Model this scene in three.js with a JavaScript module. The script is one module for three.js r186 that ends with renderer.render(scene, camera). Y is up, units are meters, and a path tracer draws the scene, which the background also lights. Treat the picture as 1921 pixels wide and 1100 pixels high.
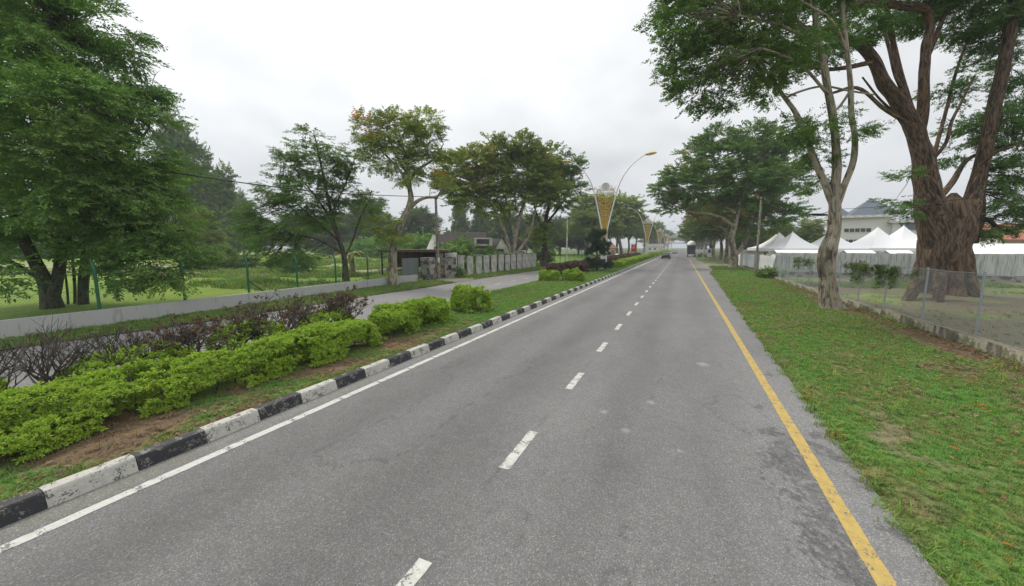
import * as THREE from 'three';
import { mergeGeometries } from 'three/addons/utils/BufferGeometryUtils.js';

// ---------------------------------------------------------------- camera, sky, sun, exposure
const scene = new THREE.Scene();
const EYE = 2.6;                                   // camera height; the road runs towards -z
const camera = new THREE.PerspectiveCamera(75, 1024 / 586, 0.1, 3000);
camera.position.set(0, EYE, 0);
camera.rotation.order = 'YXZ';
camera.rotation.set(-0.11941, 0.41666, 0);

const renderer = new THREE.WebGLRenderer({ antialias: true });
renderer.toneMapping = THREE.LinearToneMapping;
renderer.toneMappingExposure = 1.27;
renderer.shadowMap.enabled = true;

const SUN_DIR = new THREE.Vector3(-0.5, 0.8, -0.3).normalize();
const sun = new THREE.DirectionalLight(0xfff4e6, 1.5);
sun.position.copy(SUN_DIR).multiplyScalar(200);
sun.target.position.set(0, 0, -30);
sun.castShadow = true;
sun.shadow.radius = 24;
Object.assign(sun.shadow.camera, { left: -120, right: 120, top: 120, bottom: -120, near: 1, far: 500 });
scene.add(sun, sun.target);

// ---------------------------------------------------------------- random numbers and noise
let seedNow = 12345;
function rnd() { seedNow |= 0; seedNow = seedNow + 0x6D2B79F5 | 0; let t = Math.imul(seedNow ^ seedNow >>> 15, 1 | seedNow); t = t + Math.imul(t ^ t >>> 7, 61 | t) ^ t; return ((t ^ t >>> 14) >>> 0) / 4294967296; }
function seed(s) { seedNow = s * 7919 + 17; rnd(); rnd(); }
const rr = (a, b) => a + (b - a) * rnd();
const gs = () => (rnd() + rnd() + rnd() + rnd() - 2) * 0.87;      // about normal
const clamp = (x, a = 0, b = 1) => Math.min(b, Math.max(a, x));
const mix = (a, b, t) => a + (b - a) * t;
const mix3 = (a, b, t) => [mix(a[0], b[0], t), mix(a[1], b[1], t), mix(a[2], b[2], t)];
const smooth = (a, b, x) => { const t = clamp((x - a) / (b - a)); return t * t * (3 - 2 * t); };
function hash(x, y, s) { let h = Math.imul(x, 374761393) + Math.imul(y, 668265263) + Math.imul(s, 1442695041) | 0; h = Math.imul(h ^ h >>> 13, 1274126177); return ((h ^ h >>> 16) >>> 0) / 4294967296; }
function vnoise(x, y, s = 0, per = 0) {
  const xi = Math.floor(x), yi = Math.floor(y), fx = x - xi, fy = y - yi;
  const u = fx * fx * (3 - 2 * fx), v = fy * fy * (3 - 2 * fy);
  const w = per ? (n) => ((n % per) + per) % per : (n) => n;
  const a = hash(w(xi), w(yi), s), b = hash(w(xi + 1), w(yi), s), c = hash(w(xi), w(yi + 1), s), d = hash(w(xi + 1), w(yi + 1), s);
  return a + (b - a) * u + (c - a) * v + (a - b - c + d) * u * v;
}
function fbm(x, y, s = 0, oct = 4, per = 0) {
  let r = 0, a = 0.5, t = 0;
  for (let i = 0; i < oct; i++) { r += a * vnoise(x, y, s + i * 31, per); t += a; a *= 0.5; x *= 2; y *= 2; per *= 2; }
  return r / t;
}

// ---------------------------------------------------------------- overcast sky
{
  const W = 1024, Hh = 512, data = new Float32Array(W * Hh * 4);
  for (let j = 0; j < Hh; j++) {
    const el = ((j + 0.5) / Hh - 0.5) * Math.PI, se = Math.sin(el), ce = Math.cos(el);
    for (let i = 0; i < W; i++) {
      const az = ((i + 0.5) / W - 0.5) * 2 * Math.PI;
      const x = Math.cos(az) * ce, y = se, z = Math.sin(az) * ce;
      const up = Math.max(se, 0);
      let base = 0.58 + 0.46 * up;                                                   // an overcast sky is brighter overhead
      const k = 1 / (up + 0.32);
      const n1 = fbm(x * k * 1.6 + 11, z * k * 1.6 + 5, 3, 5), n2 = fbm(x * k * 4.4 + 3, z * k * 4.4 + 8, 9, 5);
      const cloud = (n1 - 0.5) * 0.5 + (n2 - 0.5) * 0.3;
      const s = Math.max(0, x * SUN_DIR.x + y * SUN_DIR.y + z * SUN_DIR.z);
      base *= 1 + cloud * smooth(0, 0.22, up) + 0.22 * Math.pow(s, 5);
      const blue = 1 - smooth(0.05, 0.6, up) * 0.4 - cloud * 0.4;
      const o = (j * W + i) * 4;
      data[o] = base * (1 - 0.028 * blue); data[o + 1] = base; data[o + 2] = base * (1 + 0.032 * blue); data[o + 3] = 1;
    }
  }
  const sky = new THREE.DataTexture(data, W, Hh, THREE.RGBAFormat, THREE.FloatType);
  sky.mapping = THREE.EquirectangularReflectionMapping; sky.magFilter = THREE.LinearFilter; sky.needsUpdate = true;
  scene.background = sky; scene.environment = sky;
}
scene.fog = new THREE.FogExp2(0xdfe6ee, 0.0008);

// ---------------------------------------------------------------- building things
const used = new Map();
function numbered(name) { const n = used.get(name) || 0; used.set(name, n + 1); return n ? name + '_' + String(n).padStart(3, '0') : name; }
function shade(o) { o.traverse((m) => { if (m.isMesh) { m.castShadow = true; m.receiveShadow = true; } }); return o; }
function thing(name, label, category, pos = [0, 0, 0], turn = 0, group) {
  const o = new THREE.Group(); o.name = numbered(name); o.position.set(...pos); o.rotation.y = turn;
  o.userData = { label, category }; if (group) o.userData.group = group; scene.add(o); return o;
}
function part(parent, name, geometry, material) {
  const m = new THREE.Mesh(geometry, material); m.name = name; m.castShadow = m.receiveShadow = true; parent.add(m); return m;
}
function single(name, label, category, geometry, material, group) {
  const m = new THREE.Mesh(geometry, material); m.name = numbered(name); m.castShadow = m.receiveShadow = true;
  m.userData = { label, category }; if (group) m.userData.group = group; scene.add(m); return m;
}
function setting(name, geometry, material, label) {
  const m = geometry ? new THREE.Mesh(geometry, material) : new THREE.Group();
  m.name = name; m.userData = { kind: 'structure' }; if (label) m.userData.label = label;
  m.castShadow = m.receiveShadow = true; scene.add(m); return m;
}
function copyOf(src, label, pos, turn) {
  const c = src.clone(); c.name = numbered(src.name.replace(/_\d{3}$/, '')); c.userData = { ...src.userData };
  if (label) c.userData.label = label; c.position.set(...pos); if (turn !== undefined) c.rotation.y = turn; scene.add(c); return c;
}

// mesh builder: collects pieces of one part
class MB {
  constructor() { this.p = []; this.t = []; this.i = []; this.c = null; }
  quad(a, b, c, d, su = 1, sv = 1) {
    const n = this.p.length / 3; this.p.push(...a, ...b, ...c, ...d); const a0 = this.o || 0, b0 = a0 * 1.7; this.t.push(a0, b0, a0 + su, b0, a0 + su, b0 + sv, a0, b0 + sv); this.i.push(n, n + 1, n + 2, n, n + 2, n + 3); return this;
  }
  tri(a, b, c) { const n = this.p.length / 3; this.p.push(...a, ...b, ...c); this.t.push(0, 0, 1, 0, 0.5, 1); this.i.push(n, n + 1, n + 2); return this; }
  box(x, y, z, sx, sy, sz, turn = 0, tilt = 0) {           // centre and size
    this.o = hash(Math.round(x * 97), Math.round(z * 89 + y * 53), 7) * 5;
    const co = Math.cos(turn), si = Math.sin(turn), ct = Math.cos(tilt), st = Math.sin(tilt);
    const P = (i, j, k) => { let X = i * sx / 2, Y = j * sy / 2, Z = k * sz / 2; [X, Y] = [X * ct - Y * st, X * st + Y * ct]; return [x + X * co + Z * si, y + Y, z - X * si + Z * co]; };
    this.quad(P(-1, -1, 1), P(1, -1, 1), P(1, 1, 1), P(-1, 1, 1), sx, sy); this.quad(P(1, -1, -1), P(-1, -1, -1), P(-1, 1, -1), P(1, 1, -1), sx, sy);
    this.quad(P(1, -1, 1), P(1, -1, -1), P(1, 1, -1), P(1, 1, 1), sz, sy); this.quad(P(-1, -1, -1), P(-1, -1, 1), P(-1, 1, 1), P(-1, 1, -1), sz, sy);
    this.quad(P(-1, 1, 1), P(1, 1, 1), P(1, 1, -1), P(-1, 1, -1), sx, sz); this.quad(P(-1, -1, -1), P(1, -1, -1), P(1, -1, 1), P(-1, -1, 1), sx, sz); return this;
  }
  tube(pts, rs, sides = 8, { rough = 0, lobes = 0, flare = 0, cap = false, s = 1 } = {}) {      // pts: [x,y,z]; rs: radius at each
    const n0 = this.p.length / 3, N = pts.length; let len = 0; const nx = new THREE.Vector3(), ny = new THREE.Vector3(), t = new THREE.Vector3();
    const ref = new THREE.Vector3(0.31, 0.1, 0.94); let last = null;
    for (let i = 0; i < N; i++) {
      const a = pts[Math.max(0, i - 1)], b = pts[Math.min(N - 1, i + 1)]; t.set(b[0] - a[0], b[1] - a[1], b[2] - a[2]).normalize();
      if (!last) { nx.copy(ref).addScaledVector(t, -ref.dot(t)).normalize(); } else { nx.copy(last).addScaledVector(t, -last.dot(t)).normalize(); }
      last = nx.clone(); ny.crossVectors(t, nx);
      if (i) len += Math.hypot(pts[i][0] - pts[i - 1][0], pts[i][1] - pts[i - 1][1], pts[i][2] - pts[i - 1][2]);
      for (let k = 0; k <= sides; k++) {
        const an = k / sides * Math.PI * 2; let r = rs[i];
        if (rough || lobes) {
          const kk = k % sides, e = i / (N - 1);
          r *= 1 + rough * (vnoise(Math.cos(kk / sides * 6.283) * 1.7 + 9 + s * 3, len * 1.6 + Math.sin(kk / sides * 6.283) * 1.7 + 20, s) - 0.5) * 2;
          if (lobes) r *= 1 + (0.06 + flare * Math.pow(1 - e, 3)) * (0.6 * Math.cos(kk / sides * 6.283 * lobes + s + len * 0.2) + 0.4 * Math.cos(kk / sides * 6.283 * (lobes + 3) + s * 2));
        }
        const c = Math.cos(an) * r, q = Math.sin(an) * r;
        this.p.push(pts[i][0] + nx.x * c + ny.x * q, pts[i][1] + nx.y * c + ny.y * q, pts[i][2] + nx.z * c + ny.z * q);
        this.t.push(k / sides * Math.max(0.25, Math.round(rs[0] * 6.28 * 4) / 4), len);
      }
    }
    const S = sides + 1;
    for (let i = 0; i < N - 1; i++) for (let k = 0; k < sides; k++) { const a = n0 + i * S + k; this.i.push(a, a + 1, a + S, a + 1, a + S + 1, a + S); }
    if (cap) for (const e of [0, N - 1]) { const c = this.p.length / 3; this.p.push(...pts[e]); this.t.push(0, 0); for (let k = 0; k < sides; k++) { const a = n0 + e * S + k; e ? this.i.push(a, a + 1, c) : this.i.push(a + 1, a, c); } }
    return this;
  }
  lathe(x, y, z, prof, sides = 16, sx = 1, sz = 1) {   // prof: [radius, height]
    const n0 = this.p.length / 3, S = sides + 1;
    prof.forEach(([r, h], i) => { for (let k = 0; k <= sides; k++) { const a = k / sides * 6.28319; this.p.push(x + Math.cos(a) * r * sx, y + h, z + Math.sin(a) * r * sz); this.t.push(k / sides, h); } });
    for (let i = 0; i < prof.length - 1; i++) for (let k = 0; k < sides; k++) { const a = n0 + i * S + k; this.i.push(a, a + S, a + 1, a + 1, a + S, a + S + 1); }
    return this;
  }
  prism(outline, y0, y1) {                              // outline: [x,z] counter-clockwise from above
    const n = outline.length;
    for (let i = 0; i < n; i++) { const a = outline[i], b = outline[(i + 1) % n]; this.quad([a[0], y0, a[1]], [b[0], y0, b[1]], [b[0], y1, b[1]], [a[0], y1, a[1]], Math.hypot(b[0] - a[0], b[1] - a[1]), y1 - y0); }
    for (const y of [y0, y1]) for (let i = 1; i < n - 1; i++) this.tri([outline[0][0], y, outline[0][1]], [outline[i][0], y, outline[i][1]], [outline[i + 1][0], y, outline[i + 1][1]]);
    return this;
  }
  geo(flat = false) {
    let g = new THREE.BufferGeometry();
    g.setAttribute('position', new THREE.Float32BufferAttribute(this.p, 3)); g.setAttribute('uv', new THREE.Float32BufferAttribute(this.t, 2)); g.setIndex(this.i);
    if (flat) g = g.toNonIndexed(); g.computeVertexNormals(); return g;
  }
}
const V = (a) => new THREE.Vector3(a[0], a[1], a[2]);
function curve(pts, n) {       // pts [x,y,z,r] -> smooth points and radii
  const c = new THREE.CatmullRomCurve3(pts.map(V), false, 'centripetal'), P = [], R = [];
  for (let i = 0; i <= n; i++) { const t = i / n, q = c.getPoint(t), f = t * (pts.length - 1), k = Math.min(pts.length - 2, Math.floor(f)); P.push([q.x, q.y, q.z]); R.push(mix(pts[k][3], pts[k + 1][3], f - k)); }
  return [P, R];
}
// a sheet over x0..x1 by d0..d1 (distance ahead) with heights, edges and colours from functions
function sheet(xs, ds, fy, fc, fx) {
  const nx = xs.length, nd = ds.length, p = [], t = [], c = [], idx = [];
  for (const d of ds) for (const x0 of xs) { const x = fx ? fx(x0, d) : x0; p.push(x, fy ? fy(x, d) : 0, -d); t.push(x, d); if (fc) c.push(...fc(x, d)); }
  for (let j = 0; j < nd - 1; j++) for (let i = 0; i < nx - 1; i++) { const a = j * nx + i; idx.push(a, a + 1, a + nx, a + 1, a + nx + 1, a + nx); }
  const g = new THREE.BufferGeometry(); g.setAttribute('position', new THREE.Float32BufferAttribute(p, 3)); g.setAttribute('uv', new THREE.Float32BufferAttribute(t, 2));
  if (fc) g.setAttribute('color', new THREE.Float32BufferAttribute(c, 3)); g.setIndex(idx); g.computeVertexNormals(); return g;
}
const steps = (...seg) => { const o = []; for (const [a, b, s] of seg) { const n = Math.max(1, Math.round((b - a) / s)); for (let i = o.length ? 1 : 0; i <= n; i++) o.push(a + (b - a) * i / n); } return o; };

// ---------------------------------------------------------------- textures
const toS = (c) => Math.round(255 * clamp(c <= 0.0031308 ? c * 12.92 : 1.055 * Math.pow(c, 1 / 2.4) - 0.055));
function texOf(n, fn, { data = false, metres = 1, mirror = false } = {}) {       // fn gives linear rgb; the tile is `metres` wide
  const a = new Uint8Array(n * n * 4);
  for (let j = 0; j < n; j++) for (let i = 0; i < n; i++) { const c = fn(i / n, j / n, i, j), o = (j * n + i) * 4; if (data) { a[o] = a[o + 1] = a[o + 2] = Math.round(255 * clamp(c)); } else { a[o] = toS(c[0]); a[o + 1] = toS(c[1]); a[o + 2] = toS(c[2]); } a[o + 3] = 255; }
  const t = new THREE.DataTexture(a, n, n, THREE.RGBAFormat); if (!data) t.colorSpace = THREE.SRGBColorSpace;
  t.wrapS = t.wrapT = mirror ? THREE.MirroredRepeatWrapping : THREE.RepeatWrapping; t.magFilter = THREE.LinearFilter; t.repeat.set(1 / metres, 1 / metres); t.needsUpdate = true; return t;
}
// asphalt: stones of many greys in a dark binder
let asphaltMap, asphaltBump;
{
  const n = 2048, g = new Float32Array(n * n), h = new Float32Array(n * n); seed(5);
  for (let j = 0; j < n; j++) for (let i = 0; i < n; i++) { g[j * n + i] = 0.135 + 0.05 * (rnd() - 0.5); h[j * n + i] = 0.25 + 0.1 * rnd(); }
  for (let k = 0; k < 230000; k++) {
    const x = rnd() * n, y = rnd() * n, r = 1.0 + Math.pow(rnd(), 2.0) * 1.9, tone = rnd() < 0.12 ? rr(0.075, 0.11) : 0.15 + Math.pow(rnd(), 1.6) * 0.14, top = 0.5 + 0.5 * rnd(), e = rr(0.7, 1.4);
    for (let dy = -4; dy <= 4; dy++) for (let dx = -4; dx <= 4; dx++) {
      const q = dx * dx * e + dy * dy / e; if (q > r * r) continue;
      const o = (((Math.floor(y) + dy + n) % n) * n) + ((Math.floor(x) + dx + n) % n); g[o] = tone * (0.9 + 0.2 * rnd()); h[o] = top * (1 - 0.5 * q / (r * r));
    }
  }
  asphaltMap = texOf(n, (u, v, i, j) => { const c = g[j * n + i]; return [c, c, c * 0.99]; }, { metres: 5.2 });
  asphaltBump = texOf(1024, (u, v, i, j) => h[(j * 2) * n + i * 2], { data: true, metres: 5.2 });
}
const soilTex = texOf(1024, (u, v) => {                         // litter, soil crumbs, short turf: a neutral grain, coloured per place
  const f = fbm(u * 128, v * 128, 2, 3, 128), m = fbm(u * 24, v * 24, 5, 3, 24), q = hash(Math.floor(u * 512), Math.floor(v * 512), 4);
  const c = 0.35 + 0.75 * f * (0.6 + 0.8 * m) + 0.22 * (q - 0.5); return [c * 1.02, c, c * 0.94];
}, { metres: 2.3 });
const soilBump = texOf(512, (u, v) => fbm(u * 96, v * 96, 8, 3, 96), { data: true, metres: 2.3 });
const fiss = (u, v, s) => { const w = fbm(u * 5, v * 5, s, 3, 5); return fbm(u * 34 + w * 3.5, v * 11 + w * 2, s + 6, 4, 0); };
const barkTex = texOf(1024, (u, v) => {
  const f = fiss(u, v, 3), l = fbm(u * 5, v * 6, 12, 5, 0), p = fbm(u * 130, v * 90, 15, 2, 0), dk = smooth(0.54, 0.66, fbm(u * 3, v * 4, 77, 5, 0)), li = smooth(0.52, 0.64, l);
  let c = 0.3 + 0.95 * smooth(0.25, 0.75, f) * (0.65 + 0.7 * p); c = mix(c, 1.1, li * 0.45) * (1 - 0.55 * dk); return [c, c * mix(0.94, 1, li), c * mix(0.84, 0.96, li)];
}, { metres: 2.6, mirror: true });
const barkBump = texOf(512, (u, v) => fiss(u, v, 3), { data: true, metres: 2.6, mirror: true });
const strand = (u, v) => { const w = fbm(u * 4, v * 3, 19, 4, 0); return fbm(u * 58 + w * 8, v * 17 + w * 5, 23, 5, 0); };
const oldBark = texOf(1024, (u, v) => {                          // stringy, fluted old bark with pale and black patches
  const f = strand(u, v), l = fbm(u * 4, v * 3, 27, 5, 0), k = smooth(0.55, 0.7, fbm(u * 5, v * 3, 35, 5, 0)); let c = 0.3 + 0.85 * smooth(0.28, 0.75, f) + 0.25 * (fbm(u * 120, v * 60, 39, 2, 0) - 0.5);
  c *= 1 - 0.55 * k; return mix3([c, c * 0.98, c * 0.95], [c * 1.35, c * 1.08, c * 0.8], smooth(0.52, 0.66, l) * 0.7);
}, { metres: 3.4, mirror: true });
const oldBump = texOf(512, (u, v) => strand(u, v), { data: true, metres: 3.4, mirror: true });
const concreteTex = texOf(512, (u, v) => {
  const a = fbm(u * 5, v * 5, 21, 5, 5), b = fbm(u * 40, v * 40, 25, 3, 40), st = smooth(0.55, 0.75, fbm(u * 18, v * 3, 33, 3, 0)), c = 0.66 + 0.42 * (a - 0.5) + 0.28 * (b - 0.5) - 0.12 * st;
  return [c, c * 0.985, c * 0.94];
}, { metres: 1.6 });
const mossTex = texOf(512, (u, v) => {                          // weathered concrete with moss and black mould patches
  const a = fbm(u * 4, v * 4, 41, 5, 4), b = fbm(u * 32, v * 32, 45, 3, 32), m = smooth(0.5, 0.62, fbm(u * 6, v * 6, 49, 5, 6)), k = smooth(0.54, 0.68, fbm(u * 9, v * 5, 53, 5, 0));
  let c = [0.40, 0.37, 0.29].map((q) => q * (0.75 + 0.5 * a + 0.35 * (b - 0.5))); c = mix3(c, [0.12, 0.15, 0.05], m * 0.75); return mix3(c, [0.07, 0.065, 0.05], k * 0.75);
}, { metres: 1.9 });
const stoneDark = texOf(512, (u, v) => {                        // old blackened render
  const a = fbm(u * 5, v * 5, 61, 5, 5), b = fbm(u * 30, v * 30, 65, 3, 30), k = smooth(0.45, 0.62, a), c = mix(0.34, 0.09, k) * (0.7 + 0.6 * b); return [c, c * 0.98, c * 0.9];
}, { metres: 1.3 });
function wornPaint(col, under, wear, s) {
  return texOf(512, (u, v) => {
    const a = fbm(u * 10, v * 10, s, 4, 10), b = fbm(u * 70, v * 70, s + 7, 2, 70), q = hash(Math.floor(u * 256), Math.floor(v * 256), s);
    const gone = smooth(wear, wear + 0.06, a * 0.6 + b * 0.42 + (q - 0.5) * 0.12), d = 0.86 + 0.28 * (fbm(u * 24, v * 24, s + 3, 3, 24) - 0.4);
    return mix3(col.map((c) => c * d), under, gone);
  }, { metres: 0.9 });
}
const std = (o) => new THREE.MeshStandardMaterial({ roughness: 0.85, ...o });
const lin = (r, g, b) => new THREE.Color().setRGB(r, g, b);
const M = {
  asphalt: std({ map: asphaltMap, bumpMap: asphaltBump, bumpScale: 0.006, roughness: 0.82, vertexColors: true }),
  soil: std({ map: soilTex, bumpMap: soilBump, bumpScale: 0.02, roughness: 1, vertexColors: true }),
  whitePaint: std({ map: wornPaint([0.56, 0.56, 0.52], [0.15, 0.15, 0.145], 0.60, 71), roughness: 0.7 }),
  yellowPaint: std({ map: wornPaint([0.50, 0.36, 0.105], [0.14, 0.13, 0.12], 0.62, 83), roughness: 0.7 }),
  kerbWhite: std({ map: wornPaint([0.50, 0.49, 0.44], [0.12, 0.115, 0.10], 0.59, 91), roughness: 0.8, bumpMap: soilBump, bumpScale: 0.004 }),
  kerbBlack: std({ map: wornPaint([0.022, 0.023, 0.026], [0.17, 0.165, 0.15], 0.60, 97), roughness: 0.65, bumpMap: soilBump, bumpScale: 0.004 }),
  barkGrey: std({ map: barkTex, color: lin(0.36, 0.33, 0.27), bumpMap: barkBump, bumpScale: 0.03, roughness: 0.95 }),
  barkPale: std({ map: barkTex, color: lin(0.36, 0.325, 0.265), bumpMap: barkBump, bumpScale: 0.03, roughness: 0.95 }),
  barkDark: std({ map: barkTex, color: lin(0.105, 0.088, 0.07), bumpMap: barkBump, bumpScale: 0.04, roughness: 0.95 }),
  barkRed: std({ map: oldBark, color: lin(0.18, 0.125, 0.088), bumpMap: oldBump, bumpScale: 0.1, roughness: 0.95 }),
  concrete: std({ map: concreteTex, color: lin(0.75, 0.74, 0.70) }),
  paleConcrete: std({ map: concreteTex, color: lin(0.72, 0.72, 0.72) }),
  moss: std({ map: mossTex, bumpMap: soilBump, bumpScale: 0.02 }),
  blackened: std({ map: stoneDark, bumpMap: soilBump, bumpScale: 0.03 }),
  galvanised: std({ color: lin(0.30, 0.34, 0.36), metalness: 0.4, roughness: 0.5 }),
  wireGrey: std({ color: lin(0.33, 0.36, 0.37), roughness: 0.6 }),
  greenSteel: std({ color: lin(0.012, 0.12, 0.055), roughness: 0.5 }),
  whiteSteel: std({ color: lin(0.72, 0.72, 0.71), roughness: 0.45 }),
  gold: std({ color: lin(0.66, 0.42, 0.075), roughness: 0.5, metalness: 0.1 }),
  lampGold: std({ color: lin(0.55, 0.38, 0.12), roughness: 0.5 }),
  black: std({ color: lin(0.015, 0.015, 0.016), roughness: 0.6 }),
  cable: std({ color: lin(0.012, 0.012, 0.013), roughness: 0.7 }),
  wood: std({ map: barkTex, color: lin(0.30, 0.275, 0.235), roughness: 0.9 }),
  whitewash: std({ map: concreteTex, color: lin(1.0, 1.0, 0.97), roughness: 0.85 }),
  canvasWhite: std({ color: lin(0.88, 0.88, 0.89), roughness: 0.7 }),
  glass: std({ color: lin(0.03, 0.035, 0.04), roughness: 0.12 }),
};
const leafMat = new THREE.MeshPhysicalMaterial({ color: 0xffffff, roughness: 1, transmission: 0.28, thickness: 0, side: THREE.DoubleSide });

// ---------------------------------------------------------------- ground, roads, median
const KERB_X = -5.68, MED_L = -10.1, LEFT_L = -15.25;
const edgeRight = (d) => mix(2.02, 2.7, smooth(2, 42, d)) + 0.75 * smooth(42, 50, d) - 0.5 * smooth(66, 90, d) + 0.07 * (fbm(d * 0.9, 1, 5, 3) - 0.5) + 0.05 * (vnoise(d * 4, 3, 9) - 0.5);
const edgeLeft = (d) => LEFT_L + 0.35 * (fbm(d * 0.35, 7, 2, 3) - 0.5) + 0.7 * smooth(26, 50, d) - 0.5 * smooth(8, 2, d);
// colours of matter on the ground (linear)
const C = { turf: [0.15, 0.225, 0.052], lush: [0.12, 0.25, 0.042], dry: [0.22, 0.19, 0.085], soil: [0.16, 0.115, 0.07], sand: [0.42, 0.38, 0.30], lawn: [0.27, 0.43, 0.05], dark: [0.07, 0.06, 0.04], straw: [0.21, 0.145, 0.08] };
function vergeColor(x, d) {
  const n = fbm(x * 0.9, d * 0.55, 101, 4), m = fbm(x * 2.6, d * 2.2, 107, 3), q = fbm(x * 7, d * 7, 111, 2);
  let c = mix3(C.turf, C.lush, smooth(0.35, 0.65, n)); c = mix3(c, C.dry, smooth(0.5, 0.72, m * 0.6 + q * 0.4) * 0.7);
  c = mix3(c, C.soil, smooth(0.62, 0.75, fbm(x * 1.3 + 4, d * 0.8, 121, 4)) * 0.5);
  const wx = x + 1.1 * (fbm(x * 1.6, d * 1.6, 303, 3) - 0.5), wd = d + 1.6 * (fbm(x * 1.6 + 9, d * 1.6, 305, 3) - 0.5), bare = Math.max(smooth(0.55, 0.1, Math.hypot((wx - 2.85) / 0.65, (wd - 6.4) / 2.2)), 0.7 * smooth(0.8, 0.2, Math.hypot((wx - 3.1) / 0.5, (wd - 4.3) / 0.8)), 0.55 * smooth(1, 0.3, Math.hypot((wx - 5.2) / 0.9, (wd - 11) / 1.0)));
  c = mix3(c, [0.25, 0.22, 0.14], 0.8 * bare * smooth(0.3, 0.6, q * 0.5 + m * 0.5 + bare * 0.25));
  c = mix3(c, [0.17, 0.105, 0.06], smooth(5.5, 6.5, x + 1.0 * (m - 0.5)) * 0.9 * smooth(40, 24, d));      // fallen leaves and soil along the plinth
  c = mix3(c, C.dry, smooth(0.45, 0.05, x - edgeRight(d)) * 0.5 * smooth(0.3, 0.6, m));
  return c;
}
function medianColor(x, d) {
  const n = fbm(x * 1.1, d * 0.6, 131, 4), m = fbm(x * 3, d * 2.6, 137, 3);
  let c = mix3(C.turf, C.lush, smooth(0.3, 0.65, n)); c = mix3(c, C.dry, smooth(0.55, 0.7, m) * 0.4);
  const bed = smooth(10.5, 7, d + 2 * (n - 0.5)), green = smooth(0.38, 0.54, fbm(x * 1.2 + 3, d * 0.9, 141, 3)) * 0.85;
  return mix3(c, mix3(C.straw, C.soil, smooth(0.35, 0.65, m)), bed * (1 - green));
}
const driveDist = (x, d) => Math.abs(d - 64 - 0.12 * (x - 4)) - mix(5, 3, smooth(3, 8, x));
{
  const far = 1300, big = sheet([-1300, -300, -120, 0, 120, 300, 1300], [-400, -60, 0, 60, 150, 300, far], () => -0.22, () => [0.10, 0.15, 0.04]);
  setting('ground', big, M.soil);

  // right-hand carriageway: wear, patches and stains are in the vertex colours
  const stain = (x, d) => {
    let k = 1 + 0.36 * (fbm(x * 0.5, d * 0.16, 151, 4) - 0.5) + 0.22 * (fbm(x * 2.2, d * 0.9, 157, 4) - 0.5) + 0.12 * (vnoise(x * 11, d * 11, 163) - 0.5);
    for (const [c, w] of [[-4.35, 0.45], [-2.75, 0.42], [-0.75, 0.42], [0.75, 0.42]]) k *= 1 - 0.17 * Math.exp(-(((x - c) / w) ** 2)) * (0.5 + fbm(x, d * 0.25, 167, 3));
    const gutter = smooth(-5.28, -5.55, x + 0.1 * (vnoise(x * 3, d * 3, 3) - 0.5)); k *= 1 + 0.2 * gutter;
    const tar = smooth(0.1, 0.0, Math.abs(x - 1.42 + 0.03 * (d - 4)) - 0.16 + 0.5 * (fbm(x * 4.2, d * 3, 171, 4) - 0.5) + 0.55 * (vnoise(x * 26, d * 22, 173) - 0.5)) * smooth(6.6, 5.4, d) * smooth(1.62, 1.5, x); k *= 1 - 0.42 * tar * (0.45 + 0.9 * vnoise(x * 38, d * 33, 179));
    for (const [a, b, r] of [[1.86, 5.72, 0.15], [1.93, 5.25, 0.11], [1.82, 6.35, 0.1], [1.92, 4.35, 0.12], [2.0, 3.55, 0.17], [1.72, 5.95, 0.1], [1.28, 6.2, 0.16], [1.3, 7.1, 0.09], [1.78, 9.1, 0.1]])
      k *= 1 - 0.42 * smooth(r, r * 0.55, Math.hypot(x - a, (d - b) * 0.8) + 0.26 * (fbm(x * 14, d * 12, 177, 3) - 0.5)) * (0.4 + 0.9 * vnoise(x * 38, d * 33, 179));
    for (const [a, b, r] of [[-0.62, 5.4, 0.07], [-1.0, 5.9, 0.06], [0.1, 5.1, 0.05], [-0.35, 6.6, 0.08], [0.55, 9.3, 0.16]]) k *= 1 + 0.7 * smooth(r, r * 0.3, Math.hypot(x - a, (d - b) * 0.7) + 0.05 * (vnoise(x * 30, d * 30, 3) - 0.5));
    k *= 1 + 0.13 * smooth(0.35, 0.75, x + 0.5 * (fbm(x, d * 0.3, 311, 3) - 0.5)) - 0.1 * smooth(-1.6, -2.2, x) * smooth(16, 7, d);
    const crack = Math.abs(fbm(x * 0.55 + 3, d * 0.22, 313, 5) - 0.5); k *= 1 - 0.25 * smooth(0.005, 0.001, crack) * smooth(14, 10, d);
    k *= 1 - 0.22 * smooth(0.012, 0.004, Math.abs(x + 1.82 + 0.05 * Math.sin(d * 0.7))) * smooth(30, 10, d);
    const dust = smooth(2.3, 3.6, x) * smooth(44, 52, d);
    return [k * mix(1, 1.5, dust), k * mix(1, 1.42, dust), k * (1 - 0.12 * gutter * smooth(0.35, 0.6, fbm(x * 2, d * 1.3, 321, 3))) * mix(1, 1.2, dust)];
  };
  const g1 = sheet(steps([KERB_X - 0.06, 0.9, 0.05], [0.9, 2, 0.022], [2, 2.02, 0.02]), steps([-6, 1.4, 0.6], [1.4, 8, 0.028], [8, 13, 0.06]), () => 0, stain, (x, d) => x > 2.01 ? edgeRight(d) : Math.min(x, edgeRight(d) - 0.01));
  const g2 = sheet(steps([KERB_X - 0.06, 2, 0.24], [2, 2.02, 0.02]), steps([13, 60, 0.3], [60, 140, 1], [140, 420, 10]), () => 0, stain, (x, d) => x > 2.01 ? edgeRight(d) + (driveDist(2.2, d) < 0 ? 0 : 0) : x);
  const road = setting('road', mergeGeometries([g1, g2]), M.asphalt, 'two-lane grey asphalt carriageway with worn lane dashes');
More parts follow.
